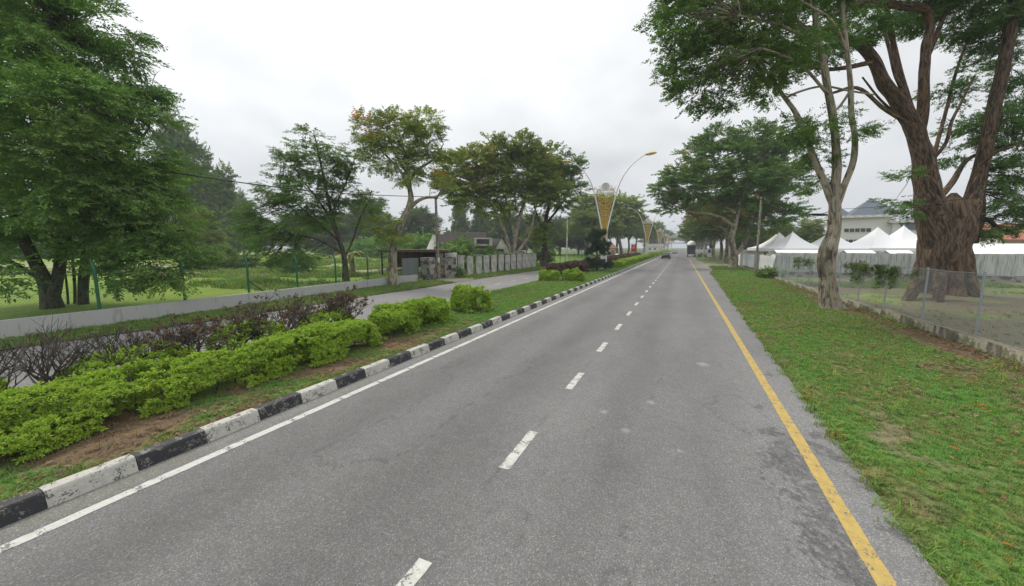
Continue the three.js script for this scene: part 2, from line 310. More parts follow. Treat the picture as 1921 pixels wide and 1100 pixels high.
  const mark = (name, x0, x1, d0, d1, step, mat) => {                       // a strip of paint with slightly uneven edges
    const g = sheet([x0, (x0 + x1) / 2, x1], steps([d0, d1, step]), () => 0.004, null, (x, d) => x === (x0 + x1) / 2 ? x : x + 0.012 * (vnoise(d * 13, x * 7, 5) - 0.5) + 0.008 * (vnoise(d * 3, x * 5, 6) - 0.5));
    return part(road, name, g, mat);
  };
  mark('lane_dash', -1.9, -1.77, 1.4, 2.36, 0.1, M.whitePaint);
  mark('edge_line', -5.335, -5.205, -6, 60, 0.08, M.whitePaint); mark('edge_line', -5.335, -5.205, 60, 400, 2, M.whitePaint);
  mark('yellow_edge_line', 1.5, 1.645, -6, 60, 0.08, M.yellowPaint); mark('yellow_edge_line', 1.5, 1.645, 60, 92, 2, M.yellowPaint);
  for (let k = 0; k < 62; k++) mark('lane_dash', -1.865 + 0.012 * Math.sin(k * 7), -1.735 + 0.012 * Math.sin(k * 7), 3.83 + 2.79 * k, 4.83 + 2.79 * k, 0.1, M.whitePaint);

  // opposite carriageway
  const old = (x, d) => { const k = 1.25 + 0.3 * (fbm(x * 0.7, d * 0.25, 181, 4) - 0.5) + 0.2 * (fbm(x * 3, d * 2, 187, 3) - 0.5); return [k * 1.02, k, k * 0.985]; };
  const lr = sheet(steps([-15.7, MED_L, 0.3]), steps([-25, 60, 0.4], [60, 140, 2], [140, 420, 10]), () => -0.012, old, (x, d) => x < -15.69 ? edgeLeft(d) : Math.max(x, edgeLeft(d) + 0.01));
  const left = setting('opposite_road', lr, M.asphalt, 'grey asphalt carriageway beyond the planted median');
  for (let k = 0; k < 40; k++) { const g = sheet([-11.98, -11.86], steps([-4 + 2.79 * k, -3 + 2.79 * k, 0.2]), () => -0.006); part(left, 'lane_dash', g, M.whitePaint); }

  // median: soil and turf, slightly crowned, between the kerb and the opposite road
  const my = (x, d) => 0.075 + 0.04 * Math.sin(clamp((x - MED_L) / (KERB_X - 0.24 - MED_L)) * Math.PI) + 0.03 * (fbm(x * 2, d * 2, 191, 3) - 0.5) - 0.12 * smooth(MED_L + 0.5, MED_L - 0.1, x);
  const med = sheet(steps([MED_L - 0.15, KERB_X - 0.2, 0.11]), steps([-12, 45, 0.14], [45, 140, 1], [140, 420, 10]), my, medianColor, (x, d) => x < MED_L ? MED_L - 0.1 + 0.3 * (fbm(d * 0.6, 3, 8, 3) - 0.5) : x);
  setting('median_strip', med, M.soil, 'raised grass and soil strip between the two carriageways');
  M.medianY = my;

  // right verge and the fenced field behind it
  const vy = (x, d) => mix(-0.01, 0.045, smooth(0, 0.35, x - edgeRight(d))) + 0.05 * (fbm(x * 1.2, d * 1.2, 201, 4) - 0.5) + 0.03 * smooth(5, 7, x);
  const apron = (x, d) => { const n = fbm(x * 1.5, d * 1.5, 211, 3), k = smooth(0.6, -0.5, driveDist(x, d) + 1.6 * (n - 0.5)); return mix3(vergeColor(x, d), [0.31, 0.29, 0.25], k); };
  const vr = sheet(steps([1.99, 2.01, 0.02], [2.01, 6.9, 0.07]), steps([-8, 2.4, 0.5], [2.4, 24, 0.07], [24, 75, 0.35], [75, 140, 1.5], [140, 420, 12]), vy, apron, (x, d) => { const e = edgeRight(d) - 0.03; return x < 2 ? e : e + (x - 2.01) / (6.9 - 2.01) * (6.9 - e); });
  setting('grass_verge', vr, M.soil, 'mown grass verge with bare patches and fallen leaves');
  M.vergeY = vy;
  const fy = (x, d) => 0.06 + 0.12 * (fbm(x * 0.5, d * 0.5, 221, 4) - 0.5) + 0.02 * vnoise(x * 4, d * 4, 3) + 0.25 * Math.exp(-((x - 12.2) ** 2 + (d - 26.2) ** 2) / 9);
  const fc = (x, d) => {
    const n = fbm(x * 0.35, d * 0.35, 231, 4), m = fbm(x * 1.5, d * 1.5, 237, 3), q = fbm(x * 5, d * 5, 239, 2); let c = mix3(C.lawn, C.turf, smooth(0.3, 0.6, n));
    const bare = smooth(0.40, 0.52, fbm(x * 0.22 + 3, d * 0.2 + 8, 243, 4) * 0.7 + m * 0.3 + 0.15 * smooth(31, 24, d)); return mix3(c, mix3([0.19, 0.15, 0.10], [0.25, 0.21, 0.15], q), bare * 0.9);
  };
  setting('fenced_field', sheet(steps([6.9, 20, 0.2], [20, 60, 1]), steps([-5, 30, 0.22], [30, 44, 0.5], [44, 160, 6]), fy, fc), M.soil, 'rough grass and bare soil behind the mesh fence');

  // left verge and lawn
  const lvy = (x, d) => 0.015 + 0.05 * (fbm(x * 1.4, d * 1.4, 241, 4) - 0.5) + 0.05 * smooth(0.2, 0.8, edgeLeft(d) - x);
  const gravel = (x, d) => smooth(1.6, 0.4, Math.abs(d - 25.6) - 0.6 + 1.2 * (fbm(x, d, 251, 3) - 0.5));
  const lvc = (x, d) => { const m = fbm(x * 2.4, d * 2, 247, 3); let c = mix3(C.turf, C.lush, smooth(0.3, 0.7, fbm(x, d * 0.6, 243, 3))); c = mix3(c, C.dry, smooth(0.5, 0.7, m) * 0.6); c = mix3(c, C.soil, smooth(0.5, 0.1, edgeLeft(d) - x) * 0.6); return mix3(c, [0.3, 0.28, 0.24], gravel(x, d) * 0.8); };
  setting('roadside_grass', sheet(steps([-18.2, -14.6, 0.12]), steps([-25, 50, 0.14], [50, 140, 1], [140, 420, 10]), lvy, lvc, (x, d) => x > -14.61 ? edgeLeft(d) + 0.04 : Math.min(x, edgeLeft(d) + 0.03)), M.soil, 'narrow grass strip along the opposite carriageway');
  M.leftY = lvy;
  const ly = (x, d) => 0.12 + 0.12 * (fbm(x * 0.3, d * 0.3, 261, 4) - 0.5) + 0.22 * smooth(-30, -60, x);
  const lc = (x, d) => {
    const n = fbm(x * 0.16, d * 0.16, 271, 4), m = fbm(x * 0.9, d * 0.9, 277, 4), r = 0.914 * d - 0.405 * x;      // r: distance from the road end
    let c = mix3(C.lawn, [0.20, 0.34, 0.04], smooth(0.35, 0.65, n)); c = mix3(c, [0.26, 0.31, 0.06], smooth(0.5, 0.7, m) * 0.5);
    const band = smooth(3, 0.6, Math.abs(r - 36 - 5 * (n - 0.5)) - 1.2); c = mix3(c, [0.13, 0.10, 0.065], band * smooth(0.3, 0.55, m) * smooth(9, 14, d));
    const sandy = smooth(5, 1, Math.abs(r - 47 - 10 * (n - 0.5)) - 3) * smooth(10, 16, d); c = mix3(c, C.sand, sandy * smooth(0.38, 0.55, m));
    return c;
  };
  setting('lawn', sheet(steps([-160, -60, 4], [-60, -30, 0.6], [-30, -18.05, 0.25]), steps([-40, -5, 1.5], [-5, 45, 0.3], [45, 160, 3]), ly, lc), M.soil, 'bright mown lawn behind the low white wall');
  M.lawnY = ly;
  M.gravelAt = gravel;
}

// ---------------------------------------------------------------- median kerb of black and white blocks
{
  const kerb = setting('median_kerb', null, null, 'kerb of alternating black and white painted blocks');
  const L = 0.71, gap = 0.008;
  const shapes = [0, 1, 2].map((v) => {
    const s = new THREE.Shape(), w = v * 0.003; s.moveTo(0, -0.03); s.lineTo(-0.05, 0.14 + w); s.lineTo(-0.062, 0.158 + w); s.lineTo(-0.085, 0.166 + w); s.lineTo(-0.19, 0.168 + w); s.lineTo(-0.2, 0.16); s.lineTo(-0.2, -0.03); s.closePath();
    const g = new THREE.ExtrudeGeometry(s, { depth: L - gap, bevelEnabled: false }); g.translate(0, 0, 0); const uv = g.attributes.uv; for (let i = 0; i < uv.count; i++) uv.setXY(i, uv.getX(i) + v * 0.31, uv.getY(i) + v * 0.17); return g;
  });
  seed(31);
  const offs = [0, 1, 2, 3].map((k) => { const f = (m) => { const c = m.clone(); c.map = m.map.clone(); c.map.offset.set(k * 0.27, k * 0.39); c.map.needsUpdate = true; return c; }; return [f(M.kerbWhite), f(M.kerbBlack)]; });
  for (let k = -4; k < 290; k++) {
    const d = 1.36 + L * k, white = ((k % 2) + 2) % 2 === 0;
    const m = part(kerb, 'kerb_block', shapes[(k + 9) % 3], offs[Math.floor(rnd() * 4)][white ? 0 : 1]);
    m.position.set(KERB_X + 0.008 * gs(), 0.004 * gs(), -d - L + gap); m.rotation.y = 0.006 * gs();
  }
}

// ---------------------------------------------------------------- leaves and trees
// a leaf is two triangles folded along its midrib; sprays lie along +x with +y as their upper side
function leafInto(mb, x, y, z, dx, dy, dz, len, wid, roll = 0) {
  const d = new THREE.Vector3(dx, dy, dz).normalize(), s = new THREE.Vector3().crossVectors(d, new THREE.Vector3(Math.sin(roll), Math.cos(roll), 0.15)).normalize(), n = new THREE.Vector3().crossVectors(s, d);
  const b = [x, y, z], t = [x + d.x * len, y + d.y * len, z + d.z * len], m = 0.45, f = wid * 0.22;
  const L = [x + d.x * len * m + s.x * wid / 2 + n.x * f, y + d.y * len * m + s.y * wid / 2 + n.y * f, z + d.z * len * m + s.z * wid / 2 + n.z * f];
  const R = [x + d.x * len * m - s.x * wid / 2 + n.x * f, y + d.y * len * m - s.y * wid / 2 + n.y * f, z + d.z * len * m - s.z * wid / 2 + n.z * f];
  mb.tri(b, R, t); mb.tri(b, t, L);
}
function pinnate(len, pairs, leaf, wid, droop, s) {              // feathery compound leaf
  seed(s); const mb = new MB();
  for (let i = 0; i < pairs; i++) { const t = (i + 0.6) / pairs, x = t * len, y = -droop * t * t * len; for (const e of [-1, 1]) leafInto(mb, x, y, 0, rr(0.25, 0.6), rr(-0.4, 0.05), e, leaf * rr(0.8, 1.15) * (1 - 0.35 * t * t), wid, rr(-0.3, 0.3)); }
  leafInto(mb, len, -droop * len, 0, 1, -0.4, 0, leaf, wid); return mb.geo();
}
function twigSpray(len, n, leaf, wid, spread, s) {                // leafy twig, leaves all round
  seed(s); const mb = new MB();
  for (let i = 0; i < n; i++) { const t = rr(0.08, 1), x = t * len, y = gs() * 0.07 * len, z = gs() * 0.2 * len; leafInto(mb, x, y, z, rr(0.3, 1), rr(-0.5, 0.5), spread * gs() * 1.4, leaf * rr(0.7, 1.2), wid * rr(0.8, 1.2), rr(-0.9, 0.9)); }
  return mb.geo();
}
function rosette(r, n, leaf, wid, s) {                            // tuft of small leaves pointing up and out
  seed(s); const mb = new MB();
  for (let i = 0; i < n; i++) { const a = rnd() * 6.283, e = rr(-0.35, 1.1); leafInto(mb, gs() * r * 0.4, gs() * r * 0.3, gs() * r * 0.4, Math.cos(a) * Math.cos(e), Math.sin(e), Math.sin(a) * Math.cos(e), leaf * rr(0.7, 1.2), wid, rr(-0.8, 0.8)); }
  return mb.geo();
}
const SPRAY = {
  broad: [1, 2, 3].map((k) => twigSpray(0.62, 22, 0.15, 0.058, 1, 400 + k)),
  feather: [1, 2, 3].map((k) => pinnate(0.5, 12, 0.085, 0.034, 0.35, 410 + k)), small: [1, 2, 3].map((k) => twigSpray(0.5, 34, 0.09, 0.042, 1.2, 415 + k)),
  fine: [1, 2, 3].map((k) => twigSpray(0.6, 26, 0.14, 0.055, 1.1, 420 + k)),
  hedge: [1, 2, 3].map((k) => rosette(0.08, 13, 0.062, 0.03, 430 + k)),
  clump: [1, 2, 3].map((k) => twigSpray(1.0, 30, 0.26, 0.12, 1.3, 440 + k)),
  blossom: [1].map((k) => twigSpray(0.5, 16, 0.15, 0.09, 1.2, 450 + k)),
  needle: [1, 2].map((k) => rosette(0.07, 22, 0.17, 0.018, 460 + k)),
};
const tmpM = new THREE.Matrix4(), tmpX = new THREE.Vector3(), tmpY = new THREE.Vector3(), tmpZ = new THREE.Vector3();
class Sprays {                                                     // instances of a few spray shapes, one mesh for each
  constructor() { this.list = []; }
  add(p, out, upv, scale, col) {
    tmpX.set(...out).normalize(); tmpY.set(...upv); tmpZ.crossVectors(tmpX, tmpY).normalize(); tmpY.crossVectors(tmpZ, tmpX);
    this.list.push([tmpX.x * scale, tmpX.y * scale, tmpX.z * scale, 0, tmpY.x * scale, tmpY.y * scale, tmpY.z * scale, 0, tmpZ.x * scale, tmpZ.y * scale, tmpZ.z * scale, 0, p[0], p[1], p[2], 1, col]);
  }
  build(parent, name, shapes, mat) {
    shapes.forEach((g, k) => {
      const mine = this.list.filter((_, i) => i % shapes.length === k); if (!mine.length) return;
      const im = new THREE.InstancedMesh(g, mat, mine.length); im.name = name; im.userData = { kind: 'stuff' }; im.castShadow = im.receiveShadow = true; const c = new THREE.Color();
      mine.forEach((m, i) => { tmpM.fromArray(m); im.setMatrixAt(i, tmpM); im.setColorAt(i, c.setRGB(...m[16])); });
      parent.add(im);
    });
  }
}
const unit = () => { const z = rr(-1, 1), a = rnd() * 6.283, r = Math.sqrt(1 - z * z); return [r * Math.cos(a), z, r * Math.sin(a)]; };
function leafTone(base, v = 0.25, warm = 0) { const k = Math.max(0.35, 1 + gs() * v), w = warm * rnd(); return [base[0] * k * (1 + w * 1.3), base[1] * k * (1 + w * 0.35), base[2] * k]; }
// foliage over ellipsoid clumps [x,y,z,rx,ry,rz]; returns the centres that twigs must reach
function foliage(crown, clumps, o) {
  const sp = new Sprays(), fl = new Sprays(), hubs = [];
  let at = -1;
  for (const [cx, cy, cz, rx, ry, rz] of clumps) {
    at++;
    const area = 4.19 * (rx * ry + rx * rz + ry * rz), n = Math.max(3, Math.round(area * o.hubs)), tone = leafTone(o.tone, 0.16, o.warm || 0);
    for (let k = 0; k < n; k++) {
      const u = unit(), q = 0.4 + 0.6 * Math.sqrt(rnd()) + 0.12 * gs(), h = [cx + u[0] * rx * q, cy + u[1] * ry * q, cz + u[2] * rz * q], s = o.size * rr(0.65, 1.35);
      hubs.push(h); const sub = leafTone(tone, 0.18, (o.warm || 0) * 0.6), bloom = o.bloom && rnd() < (o.bloomAt && o.bloomAt.includes(at) ? 0.42 : o.bloom) && u[1] > -0.35;
      const m = Math.round(o.sprays * rr(0.6, 1.4));
      for (let i = 0; i < m; i++) {
        const g = [gs() * s, gs() * s * o.flat, gs() * s], p = [h[0] + g[0], h[1] + g[1], h[2] + g[2]];
        const out = [u[0] * 0.8 + g[0] / s * 0.7 + gs() * 0.5, (u[1] * 0.35 + gs() * 0.35) - (o.droop || 0), u[2] * 0.8 + g[2] / s * 0.7 + gs() * 0.5];
        sp.add(p, out, [gs() * 0.4, 1, gs() * 0.4], o.scale * rr(0.75, 1.25), leafTone(sub, 0.22));
        if (bloom && i < m * 0.5) fl.add([p[0] + u[0] * 0.5 * s, p[1] + 0.1 * o.scale + u[1] * 0.4 * s, p[2] + u[2] * 0.5 * s], [out[0], Math.abs(out[1]) + 0.6, out[2]], [gs(), 1, gs()], o.scale * rr(0.7, 1.2), leafTone([0.58, 0.30, 0.02], 0.25));
      }
    }
  }
  sp.build(crown, 'leaves', SPRAY[o.kind], o.mat || leafMat); if (o.bloom) fl.build(crown, 'blossom', SPRAY.blossom, leafMat);
  return hubs;
}
function twigsTo(hubs, nodes, o) {                                 // thin branches from the limbs to every leaf hub
  const mb = new MB();
  for (const h of hubs) {
    let best = 1e9, b = null; for (const n of nodes) { const d = (n[0] - h[0]) ** 2 + ((n[1] - h[1]) * (n[1] < h[1] ? 0.75 : 1.6)) ** 2 + (n[2] - h[2]) ** 2; if (d < best) { best = d; b = n; } }
    if (!b) continue; const len = Math.hypot(b[0] - h[0], b[1] - h[1], b[2] - h[2]), r = clamp(len * 0.011, 0.008, 0.05) * (o.twig || 1);
    const mid = (t, k) => [mix(b[0], h[0], t) + gs() * k * len, mix(b[1], h[1], t) + gs() * k * len + 0.06 * len * (1 - t), mix(b[2], h[2], t) + gs() * k * len], P = [b.slice(0, 3), mid(0.35, 0.06), mid(0.7, 0.06), h];
    mb.tube(P, [Math.min(r, b[3] * 0.8), r * 0.75, r * 0.5, r * 0.2], 4);
    if (len > 1.2) { const a = P[2], e = [a[0] + gs() * 0.25 * len, a[1] + rnd() * 0.2 * len, a[2] + gs() * 0.25 * len]; mb.tube([P[1], a.map((v, i) => mix(v, e[i], 0.6)), e], [r * 0.6, r * 0.4, r * 0.15], 4); }
  }
  return mb.geo();
}
function tree(name, label, shape, o, group) {
  seed(o.seed); const t = thing(name, label, o.category || 'tree', [shape.at[0], o.y || 0, shape.at[1]], 0, group), nodes = [];
  shape.limbs.forEach((L, k) => {
    const [P, R] = curve(L, Math.max(8, L.length * (k ? 4 : 6))); P.forEach((p, i) => { if (i > P.length * (k ? 0.25 : 0.55) && p[1] > (o.nodeFrom || 0)) nodes.push([...p, R[i]]); });
    const mb = new MB(); mb.tube(P, R, k ? 9 : (o.sides || 14), { rough: o.rough || 0.12, lobes: k ? 0 : (o.lobes || 4), flare: k ? 0 : (o.flare || 0.15), s: k + o.seed });
    part(t, k ? 'limb' : 'trunk', mb.geo(), o.bark);
  });
  const crown = new THREE.Group(); crown.name = 'crown'; t.add(crown);
  const hubs = foliage(crown, shape.clumps, o); const tw = part(t, 'twigs', twigsTo(hubs, nodes, o), o.bark); tw.userData.kind = 'stuff';
  return t;
}
const TREE_SHAPES = {
 bigleft: {at:[-23.23,-6.46],limbs:[[[-0.07,-0.24,0.03,0.396],[-0.04,0.33,0.02,0.3],[-0.1,1.02,0.05,0.229],[0.27,1.86,0.32,0.201],[0.5,3.08,0.65,0.147],[0.69,4.96,1.01,0.096],[0.12,6.97,1.26,0.052]],[[0.03,0.5,-0.01,0.23],[0.16,1.72,-0.29,0.181],[0.34,3.33,-0.48,0.175],[0.84,5.41,-0.7,0.131],[1.46,8.0,-0.87,0.092],[1.91,10.39,-0.84,0.046]],[[0.34,2.47,-0.37,0.129],[1.95,3.92,-0.64,0.107],[3.53,5.48,-1.12,0.083],[4.3,7.15,-1.9,0.036]],[[0.05,1.32,0.2,0.095],[0.1,1.76,0.61,0.074],[0.14,2.17,1.03,0.054],[-0.21,2.48,1.4,0.029]],[[0.45,3.0,-0.42,0.104],[2.58,3.3,-0.81,0.082],[4.33,3.09,-1.37,0.058],[5.15,3.27,-2.28,0.03]],[[0.5,3.08,0.65,0.111],[0.03,4.17,1.63,0.069],[-0.23,5.52,2.29,0.033]]],clumps:[[-3.59,10.2,1.59,2.17,2.56,1.74],[0.6,12.76,-0.26,2.36,1.92,1.89],[2.87,9.79,0.37,2.04,1.73,1.63],[2.95,10.76,-1.31,1.09,0.96,0.87],[3.2,10.07,-1.74,0.84,0.7,0.67],[3.06,8.82,-1.68,1.44,0.74,1.16],[3.58,7.83,-2.02,1.42,0.57,1.13],[4.84,7.22,0.59,1.73,1.07,1.38],[5.07,5.62,1.04,1.75,1.03,1.4],[4.5,6.21,-0.9,1.39,0.84,1.11],[4.25,4.98,-1.33,1.25,0.99,1.0],[0.26,5.52,2.07,1.65,1.67,1.32],[3.69,3.77,-2.29,1.31,0.93,1.05],[4.45,3.35,-0.66,1.31,0.89,1.04],[4.61,4.3,0.8,1.49,0.89,1.19],[2.03,5.36,-0.9,1.72,1.28,1.38],[-2.25,6.29,-0.65,2.34,2.11,1.87],[3.27,5.54,-2.54,1.17,1.25,0.94],[3.7,2.79,-1.85,0.94,0.97,0.76],[5.69,4.62,-0.11,1.01,0.82,0.81],[-1.81,9.5,-0.84,2.34,2.11,1.87],[5.11,2.1,-0.73,0.66,0.78,0.53],[5.3,1.87,-1.69,0.55,0.86,0.44],[2.97,2.28,-0.44,0.85,0.61,0.68],[2.17,4.01,1.44,1.2,0.82,0.96],[2.32,1.7,1.82,0.27,0.6,0.22],[0.73,3.22,1.87,0.64,0.74,0.51],[-1.58,3.26,-0.61,1.32,0.74,1.05],[0.99,2.69,-1.31,1.07,0.76,0.86],[-3.53,3.15,-0.08,0.85,0.59,0.68],[3.8,1.59,-0.59,0.42,0.48,0.33],[5.14,1.19,-1.18,0.38,0.44,0.3],[4.75,2.79,-2.43,0.79,0.65,0.63]]},
 secondtrunk: {at:[-23.69,-7.47],limbs:[[[-0.02,-0.16,0.01,0.2],[0.06,0.63,-0.02,0.173],[0.18,1.44,-0.08,0.166],[0.24,2.46,-0.22,0.133],[0.4,4.05,-0.39,0.1],[1.04,6.27,-0.79,0.054]],[[-0.51,-0.18,0.11,0.059],[-0.38,0.85,0.06,0.053],[-0.18,1.78,0.08,0.046],[-0.17,3.36,0.07,0.033]],[[-0.48,-0.24,0.32,0.046],[-0.41,0.64,0.29,0.039],[-0.24,1.79,0.32,0.032]]],clumps:[[0.56,5.67,-0.9,1.46,1.42,1.16],[-0.6,3.16,-0.39,0.94,0.59,0.75],[0.65,4.13,-1.6,1.21,1.11,0.97]]},
 olivetree: {at:[-52.15,-27.0],limbs:[[[0.0,0.0,0.0,0.156],[-0.1,2.22,0.04,0.117],[-0.39,4.11,0.17,0.077],[-0.63,5.97,0.28,0.038]]],clumps:[[-0.28,5.35,0.12,1.88,1.66,1.5],[0.28,3.17,-0.12,1.39,1.53,1.12],[-1.55,4.11,0.68,1.46,1.53,1.17],[-0.13,1.91,0.6,1.07,1.14,0.86]]},
 airy: {at:[-21.81,-19.97],limbs:[[[0.03,-0.11,-0.01,0.275],[0.05,1.06,-0.02,0.202],[-0.01,2.0,0.0,0.174],[-0.2,2.93,0.09,0.155],[-0.55,4.23,0.24,0.127],[-0.83,6.05,0.37,0.099],[-1.15,8.19,0.51,0.072],[-1.44,10.13,0.64,0.036]],[[-0.0,2.08,0.0,0.11],[-0.25,2.6,0.66,0.091],[-0.96,3.17,1.52,0.062],[-2.08,3.45,2.23,0.035]],[[-0.27,3.05,0.12,0.1],[-1.61,4.06,0.28,0.081],[-2.94,5.2,0.64,0.061],[-4.58,6.89,1.15,0.034]],[[-0.43,3.86,0.19,0.082],[-0.93,5.63,0.96,0.063],[-1.88,7.34,1.71,0.035]],[[-0.02,1.81,0.01,0.082],[0.32,2.94,-0.47,0.065],[0.83,4.62,-0.81,0.051],[1.51,6.11,-1.21,0.033]],[[-0.65,4.96,0.29,0.063],[0.64,7.08,0.04,0.046],[1.4,8.81,-0.18,0.028]]],clumps:[[-1.52,9.88,0.67,0.67,0.68,0.54],[-2.02,8.83,0.89,0.93,0.68,0.75],[-0.32,9.43,0.14,0.55,0.76,0.44],[-3.42,8.28,1.08,1.19,0.92,0.96],[-0.9,7.84,0.4,1.53,0.98,1.22],[0.78,8.15,-0.13,0.97,0.83,0.77],[1.96,8.5,-0.65,0.49,0.6,0.39],[-4.48,6.66,1.43,1.11,1.0,0.89],[-1.63,6.32,1.38,1.56,0.96,1.25],[-0.14,6.26,-0.16,1.46,0.91,1.17],[1.47,5.72,-0.98,0.93,0.84,0.74],[-5.19,4.81,1.86,1.1,1.0,0.88],[-2.4,4.18,1.94,1.4,0.88,1.12],[-5.88,3.5,2.27,1.08,0.92,0.86],[-1.58,4.64,0.04,1.39,0.85,1.11],[-3.33,2.56,2.35,1.32,0.73,1.05],[-6.02,4.41,2.66,0.62,0.76,0.5],[-1.68,2.2,1.84,0.96,0.44,0.77],[1.03,4.09,-1.33,0.66,0.47,0.52],[-4.63,1.64,2.48,0.75,0.52,0.6]]},
 umbrella: {at:[-17.59,-20.19],limbs:[[[0.03,-0.11,-0.01,0.344],[-0.04,0.79,0.02,0.267],[-0.03,2.04,0.01,0.258],[0.17,3.09,-0.07,0.23],[0.59,4.31,-0.26,0.211],[1.0,5.1,-0.44,0.193],[1.18,5.69,-0.52,0.184],[1.11,6.54,-0.49,0.155],[1.1,7.21,-0.49,0.135],[0.97,8.22,-0.43,0.096],[0.7,9.54,-0.31,0.048]],[[1.11,6.47,-0.49,0.116],[0.77,7.49,-0.01,0.086],[0.07,8.44,0.52,0.057],[-0.81,9.32,1.01,0.028]],[[1.12,6.88,-0.5,0.106],[1.49,7.68,-0.99,0.087],[2.25,8.33,-1.54,0.059],[2.92,9.34,-1.84,0.03]],[[1.07,5.1,-0.47,0.126],[1.69,5.56,-0.53,0.116],[2.29,5.79,-0.69,0.098],[2.98,5.84,-0.88,0.079],[3.37,6.41,-1.05,0.049],[3.89,6.83,-1.39,0.03]],[[1.07,7.21,-0.47,0.087],[0.1,8.5,-0.59,0.067],[-0.6,9.93,-0.61,0.038]],[[0.13,2.92,-0.06,0.057],[-0.0,3.43,0.22,0.048],[-0.24,3.95,0.43,0.028]]],clumps:[[0.35,10.46,-0.16,1.36,0.57,1.09],[1.91,10.46,-0.85,1.25,0.64,1.0],[-1.37,10.1,0.39,1.08,0.65,0.86],[-0.26,9.14,0.45,1.2,0.63,0.96],[0.94,9.48,-0.42,1.37,0.71,1.1],[2.33,9.43,-1.25,1.13,0.79,0.9],[0.48,8.15,0.12,1.21,0.63,0.97],[1.73,8.26,-0.98,1.26,0.65,1.01],[-0.82,8.67,0.58,0.67,0.5,0.53],[2.85,8.77,-1.48,0.71,0.5,0.57],[1.2,7.12,0.01,0.94,0.42,0.75],[1.96,7.1,-1.2,0.63,0.36,0.51],[-0.23,4.12,0.43,0.87,0.56,0.7],[0.62,3.42,0.27,0.74,0.42,0.59],[-0.55,3.43,0.46,0.54,0.35,0.43],[3.47,6.64,-1.1,0.62,0.42,0.5]]},
 yellowflame: {at:[-17.83,-40.99],limbs:[[[0.06,-0.25,-0.03,0.55],[-0.06,0.99,0.03,0.42],[-0.11,2.23,0.05,0.36],[0.11,4.07,-0.05,0.28],[0.5,5.89,-0.22,0.22],[1.11,7.99,-0.49,0.15],[1.38,10.66,-0.61,0.08]],[[-0.28,1.74,0.13,0.22],[-0.84,4.06,0.7,0.2],[-1.47,6.15,1.2,0.17],[-2.47,7.91,1.86,0.12],[-3.78,9.65,2.55,0.06]],[[0.17,1.74,-0.07,0.2],[0.94,3.16,-0.96,0.18],[1.55,5.02,-1.45,0.15],[1.95,7.17,-1.74,0.1],[2.79,9.6,-2.11,0.05]],[[0.05,3.76,-0.02,0.16],[-0.52,5.91,-0.1,0.13],[-1.12,8.34,0.06,0.1],[-1.56,11.32,0.25,0.05]]],clumps:[[-5.66,11.27,3.05,1.95,1.48,1.56],[-3.68,12.04,2.06,2.46,1.61,1.97],[-1.66,13.29,0.73,2.12,1.25,1.7],[0.54,13.69,-0.24,2.62,1.37,2.09],[-4.42,9.68,2.61,2.45,1.35,1.96],[-2.13,10.33,1.16,2.73,1.61,2.18],[0.71,11.01,-0.64,3.01,1.76,2.41],[2.37,12.48,-1.38,1.88,1.51,1.5],[-6.07,9.39,3.34,1.34,0.98,1.07],[-3.16,8.24,1.84,2.1,0.99,1.68],[-0.56,8.17,0.25,2.74,1.12,2.2],[2.32,9.56,-1.57,2.14,1.51,1.71],[3.73,9.26,-2.2,1.88,1.39,1.51],[-4.35,7.31,2.8,1.46,0.73,1.17],[-1.66,6.55,0.08,1.64,0.76,1.31]]},
 darkroadside: {at:[-16.26,-46.87],limbs:[[[0.0,-0.28,-0.0,0.498],[0.05,1.17,-0.02,0.419],[0.1,3.21,-0.04,0.359],[0.14,5.57,-0.06,0.279],[0.55,7.9,-0.24,0.199],[1.01,10.86,-0.45,0.099]],[[0.09,4.23,-0.04,0.179],[-0.78,6.26,0.02,0.14],[-1.45,8.28,0.21,0.08]],[[0.2,5.57,-0.09,0.179],[1.57,7.21,-0.37,0.139],[2.8,9.17,-0.8,0.079]]],clumps:[[1.09,13.78,-0.48,1.92,1.24,1.54],[2.64,12.49,-1.17,1.64,1.38,1.31],[1.34,11.57,-0.92,2.48,1.67,1.98],[3.15,10.5,-1.18,1.49,1.37,1.19],[-0.19,10.58,-0.24,2.07,1.53,1.66],[1.46,8.89,-0.65,2.33,1.24,1.86],[-0.84,5.6,-0.17,1.53,1.25,1.22],[0.75,3.87,0.22,1.36,1.09,1.09],[-1.39,3.21,0.29,0.97,0.97,0.78]]},
 lampback: {at:[-14.92,-106.02],limbs:[[[0.04,-1.38,-0.02,0.577],[0.1,1.04,-0.04,0.481],[-0.81,5.28,0.36,0.366],[-2.22,8.79,0.98,0.242],[-3.61,12.26,1.6,0.116]],[[-0.53,4.58,0.24,0.289],[1.37,8.12,-1.15,0.191],[3.06,11.62,-2.01,0.095]],[[-1.1,5.99,0.48,0.241],[-4.71,9.44,2.74,0.175],[-7.99,12.21,4.19,0.078]]],clumps:[[-8.81,14.34,3.9,3.67,2.01,2.93],[-4.9,12.26,2.17,4.19,2.87,3.36],[-0.42,13.65,0.19,3.59,1.72,2.87],[2.47,13.84,-1.64,1.93,1.16,1.54],[-2.32,10.21,0.59,5.58,2.31,4.46],[-7.98,10.84,4.08,3.08,2.0,2.47],[-6.17,7.41,2.18,3.38,2.02,2.71],[0.89,10.92,-0.94,3.04,1.44,2.43]]},
